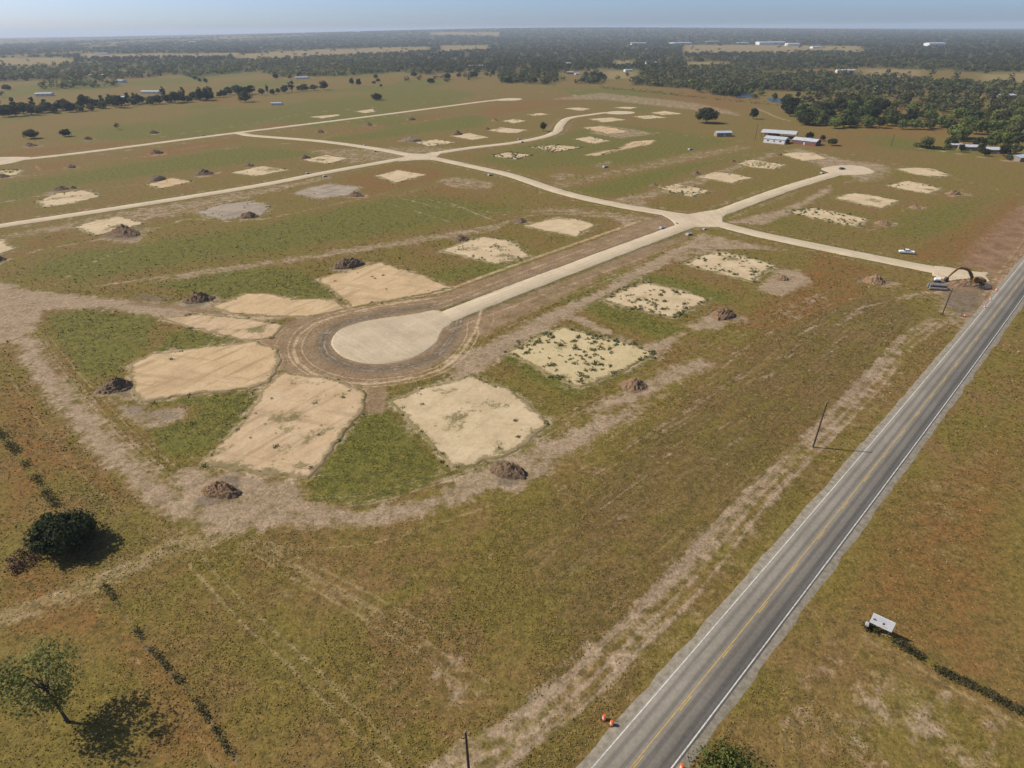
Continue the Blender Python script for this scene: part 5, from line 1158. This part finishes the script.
# ------------------------------------------------------------------ drain inlets and small boxes along the streets
def inlet(px, py, sc, label, rz, cat='drain inlet'):
    x, y = at(px, py); o = thing('drain_inlet', label, cat, (x, y, 0), rz, 'drain inlets beside the streets')
    MB().box((0, 0, .45 * sc), (2.6 * sc, 2.0 * sc, .9 * sc), bev=.06).put('concrete_box', M['concrete'], o)
    MB().box((0, -1.02 * sc, .45 * sc), (1.9 * sc, .08, .55 * sc), bev=.0).put('opening', M['steel'], o)
    MB().box((.3 * sc, 0, .93 * sc), (1.0 * sc, 1.0 * sc, .1)).put('lid', M['steel'], o)
SA = 0.50
for px, py, sc, lab in [(662, 228.5, 1.0, 'dark square drain inlet on the upper side of the main street before the crossroads'), (688.5, 235, 1.0, 'grey drain inlet on the lower side of the main street before the crossroads'), (676.5, 224, .6, 'small drain box at the left corner of the crossroads'), (704.5, 229.6, .7, 'flat dark drain inlet at the lower corner of the crossroads'),
        (365, 145.5, .9, 'dark drain inlet on the street left of the second crossroads'), (375, 152, .9, 'dark drain inlet left below the second crossroads'), (490, 175.5, 1.1, 'dark drain inlet right of the second crossroads'), (308, 173.8, 1.0, 'grey drain inlet above the left street'), (325, 176.8, 1.0, 'dark drain inlet below the left street'),
        (605, 167.5, 1.3, 'pale drain inlet with a dark mouth on the bare strip in the upper middle'), (690, 149.8, 1.2, 'dark drain inlet on the bare strip nearest the small shed'), (203, 136, 1.0, 'small grey drain inlet on the upper left street'), (822, 173.5, 1.0, 'pale drain inlet left of the far turnaround'), (522, 142.5, 1.0, 'dark drain inlet on the street before the bend'), (519, 139.2, .8, 'small dark drain inlet on the upper side of the street before the bend'), (332, 119.5, .8, 'small dark box just above the upper street')]:
    inlet(px, py, sc, lab, SA)

# ------------------------------------------------------------------ buildings
M['metal_roof'] = plain('galvanised_roof', (0.50, 0.51, 0.52), 0.45, .12, .4, metal=.2); M['blue_roof'] = plain('blue_grey_roof', (0.36, 0.41, 0.47), .5, .1, .4); M['white_wall'] = plain('white_wall', (0.66, 0.65, 0.62), .8, .08); M['red_wall'] = plain('red_brick_wall', (0.22, 0.075, 0.055), .9, .2); M['tan_wall'] = plain('tan_wall', (0.26, 0.21, 0.15), .85, .12); M['teal_roof'] = plain('teal_roof', (0.42, 0.50, 0.48), .5, .1)
M['trim'] = plain('window_frame', (0.6, 0.6, 0.58), .6, .05)
def house(name, label, cat, px, py, L, W_, H_, rz, wall, roof, rise=1.2, wins=4, group=None, door=True, over=.35):
    x, y = at(px, py); o = thing(name, label, cat, (x, y, float(terrain(x, y))), rz, group)
    MB().box((0, 0, H_ / 2 - .05), (L, W_, H_ + .1)).put('wall', M[wall], o)
    gb = MB()
    for s_ in (-1, 1): gb.add([(s_ * L / 2, -W_ / 2, H_ - .02), (s_ * L / 2, W_ / 2, H_ - .02), (s_ * L / 2, 0, H_ + rise - .05), (s_ * (L / 2 - .2), -W_ / 2, H_ - .02), (s_ * (L / 2 - .2), W_ / 2, H_ - .02), (s_ * (L / 2 - .2), 0, H_ + rise - .05)], [(0, 1, 2), (3, 4, 5), (0, 1, 4, 3), (1, 2, 5, 4), (2, 0, 3, 5)])
    gb.put('gable', M[wall], o)
    hl_ = L / 2 + over; hw_ = W_ / 2 + over; z0 = H_ - rise * over / (W_ / 2)
    V = [(-hl_, -hw_, z0), (hl_, -hw_, z0), (hl_, 0, H_ + rise), (-hl_, 0, H_ + rise), (-hl_, hw_, z0), (hl_, hw_, z0)]; V += [(a, b, c + .14) for a, b, c in V]
    MB().add(V, [(0, 1, 2, 3), (3, 2, 5, 4), (6, 7, 8, 9), (9, 8, 11, 10), (0, 1, 7, 6), (4, 5, 11, 10), (0, 3, 9, 6), (3, 4, 10, 9), (1, 2, 8, 7), (2, 5, 11, 8)]).put('roof', M[roof], o)
    for s_ in (-1, 1):
        for k in range(wins):
            xx = -L / 2 + L * (k + .7) / (wins + .4)
            wq = MB().box((xx, s_ * (W_ / 2 + .03), H_ * .58), (1.5, .1, 1.2)).put('window', M['trim'], o); MB().box((xx, s_ * (W_ / 2 + .07), H_ * .58), (1.3, .06, 1.0)).put('pane', M['glass'], wq)
    if door: MB().box((L * .02, -W_ / 2 - .04, 1.05), (1.1, .1, 2.1)).put('door', M['trim'], o)
    return o
def pang(a, b):
    p, q_ = np.array(at(*a)), np.array(at(*b)); return math.atan2(*(q_ - p)[::-1]), float(np.linalg.norm(q_ - p))
a_, L_ = pang((793, 145), (819, 148)); house('red_house', 'long low red brick house with a pale metal roof behind the street', 'house', 806, 144, L_ * .92, 11, 3.2, a_, 'red_wall', 'metal_roof', 1.6, 6)
a_, L_ = pang((765, 143), (786, 145)); house('white_building', 'white metal shop with a bright roof joined to the left of the red house', 'shed', 776, 142.5, L_, 13, 3.6, a_, 'white_wall', 'metal_roof', 1.4, 3)
x, y = at(779, 137); ro = thing('barn', 'open barn with a curved pale metal roof behind the white shop', 'barn', (x, y, 0), a_ + .12)
prof = [(-9 + 18 * k / 12, 4.2 + 1.6 * math.sin(math.pi * k / 12)) for k in range(13)]
mb = MB(); pr = prof + [(a, b - .15) for a, b in prof[::-1]]; mb.prism([(b_, c_) for b_, c_ in pr], -15, 15)
mb.v = [(y_, x_, z_) for x_, y_, z_ in mb.v]; mb.put('roof', M['metal_roof'], ro)
for sx_ in (-14, -5, 5, 14):
    for sy_ in (-8.5, 8.5): MB().box((sx_, sy_, 2.05), (.3, .3, 4.1)).put('post', M['steel'], ro)
MB().box((-8, 8.0, 1.8), (14, .2, 3.5)).put('back_wall', M['red_wall'], ro)
a_, L_ = pang((714, 138), (733, 138)); house('shed', 'small tan shed with a blue grey roof alone in the brown pasture', 'shed', 722.5, 136, L_ * .82, 8, 3.3, a_ + .1, 'tan_wall', 'blue_roof', 1.1, 2)
house('cabin', 'small white roofed carport left of the houses at the right edge', 'carport', 955, 148, 8, 6, 2.8, -.2, 'tan_wall', 'metal_roof', .7, 1)
house('cabin', 'low house with a white metal roof among the trees at the right edge', 'house', 968, 150, 13, 8, 2.9, -.25, 'tan_wall', 'metal_roof', 1.2, 3)
house('cabin', 'house with a grey white roof between dark trees at the right edge', 'house', 995, 153, 15, 9, 3.0, -.25, 'tan_wall', 'metal_roof', 1.3, 3)
house('cabin', 'long building with a blue grey roof cut by the right edge', 'house', 1021, 160, 17, 9, 2.8, .35, 'tan_wall', 'blue_roof', .9, 3)
FARB = [(45, 96, 24, 10, 4, 'white_wall', 'metal_roof', 'long white shed alone in the far left pasture'), (152, 93.5, 32, 12, 3.5, 'white_wall', 'teal_roof', 'long pale green roofed barn behind the far left hedge'), (119, 100, 20, 10, 4, 'white_wall', 'teal_roof', 'pale green roofed house between trees of the far left hedge'),
 (121, 82.5, 18, 14, 4, 'white_wall', 'metal_roof', 'small white house below the dark trees at the far left'), (98, 76.5, 34, 12, 4, 'tan_wall', 'metal_roof', 'low grey roofed building in the scrub at the far left'), (104, 54.5, 42, 22, 6, 'white_wall', 'metal_roof', 'white house in the open country at the far left'), (302, 79, 26, 11, 3.6, 'white_wall', 'metal_roof', 'low white house behind the clump in the far field'), (301, 68.5, 18, 12, 4, 'tan_wall', 'metal_roof', 'small house at the foot of the central wood'), (277, 105, 14, 7, 2.6, 'white_wall', 'blue_roof', 'pale trailer in the field above the upper street'),
 (476, 67.5, 38, 14, 5, 'tan_wall', 'metal_roof', 'white roofed house in the central wood'), (497, 69, 12, 10, 4, 'white_wall', 'metal_roof', 'tiny white house right of the roof in the central wood'), (570, 74, 14, 11, 4, 'tan_wall', 'metal_roof', 'small pale house left of the dark group of trees'), (577, 75, 9, 8, 3.4, 'white_wall', 'metal_roof', 'small white house right beside the pale house'), (568, 65, 14, 10, 5, 'white_wall', 'metal_roof', 'white speck of a house deep in the central wood'), (628, 71.5, 18, 12, 4, 'white_wall', 'metal_roof', 'white house in the green clearing right of centre'),
 (653, 64, 42, 22, 5, 'white_wall', 'metal_roof', 'broad white roofed barn in the wood right of centre'), (638, 45, 150, 60, 9, 'white_wall', 'metal_roof', 'long pale warehouse furthest left on the horizon'), (680, 45, 190, 80, 10, 'white_wall', 'metal_roof', 'wide white warehouse left of the tan field near the horizon'), (712, 43.5, 120, 50, 8, 'tan_wall', 'blue_roof', 'blue grey roofed works behind the tan field'), (742, 44.5, 110, 50, 8, 'white_wall', 'blue_roof', 'pale long works between the two white warehouses'), (770, 45, 240, 90, 13, 'white_wall', 'metal_roof', 'largest white warehouse near the horizon'), (792, 46, 100, 60, 11, 'white_wall', 'metal_roof', 'white warehouse right of the largest one'), (815, 48.3, 40, 24, 7, 'white_wall', 'metal_roof', 'small white building on the tan slope right of the warehouses'), (934, 46.5, 130, 50, 14, 'white_wall', 'metal_roof', 'lone bright white building in the right hand forest'), (845, 72.5, 36, 18, 5, 'white_wall', 'metal_roof', 'white farmhouse in the clearing on the right'), (1002, 99, 30, 14, 5, 'tan_wall', 'metal_roof', 'pale roofed barn in the scrub at the far right'), (880, 89.5, 20, 12, 4, 'white_wall', 'metal_roof', 'small white house in the dark wood on the right'), (193, 44.5, 60, 30, 9, 'white_wall', 'metal_roof', 'white building near the left horizon'), (358, 38.5, 120, 50, 16, 'white_wall', 'metal_roof', 'white building near the horizon left of centre')]
for px, py, L_, W_, H_, wl, rf, lab in FARB:
    if L_ > 90: L_ *= .62
    house('far_building', lab, 'building', px, py, L_, W_, H_, R.uniform(-.25, .25), wl, rf, H_ * .22, 3 if L_ < 60 else 0, 'scattered far buildings', False)

# ------------------------------------------------------------------ haze
hz = MB().box((0, 0, 74), (44000, 44000, 152)).mesh('haze', None)
hm = bpy.data.materials.new('haze_air'); hm.use_nodes = True; ht = hm.node_tree
for nd in list(ht.nodes):
    if nd.type == 'BSDF_PRINCIPLED': ht.nodes.remove(nd)
pv = ht.nodes.new('ShaderNodeVolumePrincipled'); pv.inputs['Density'].default_value = 0.000072; pv.inputs['Color'].default_value = (0.70, 0.82, 1.0, 1); pv.inputs['Anisotropy'].default_value = 0.1
ht.links.new(pv.outputs[0], ht.nodes['Material Output'].inputs['Volume'])
hz.materials.clear(); hz.materials.append(hm)
struct('haze', hz, 'stuff')
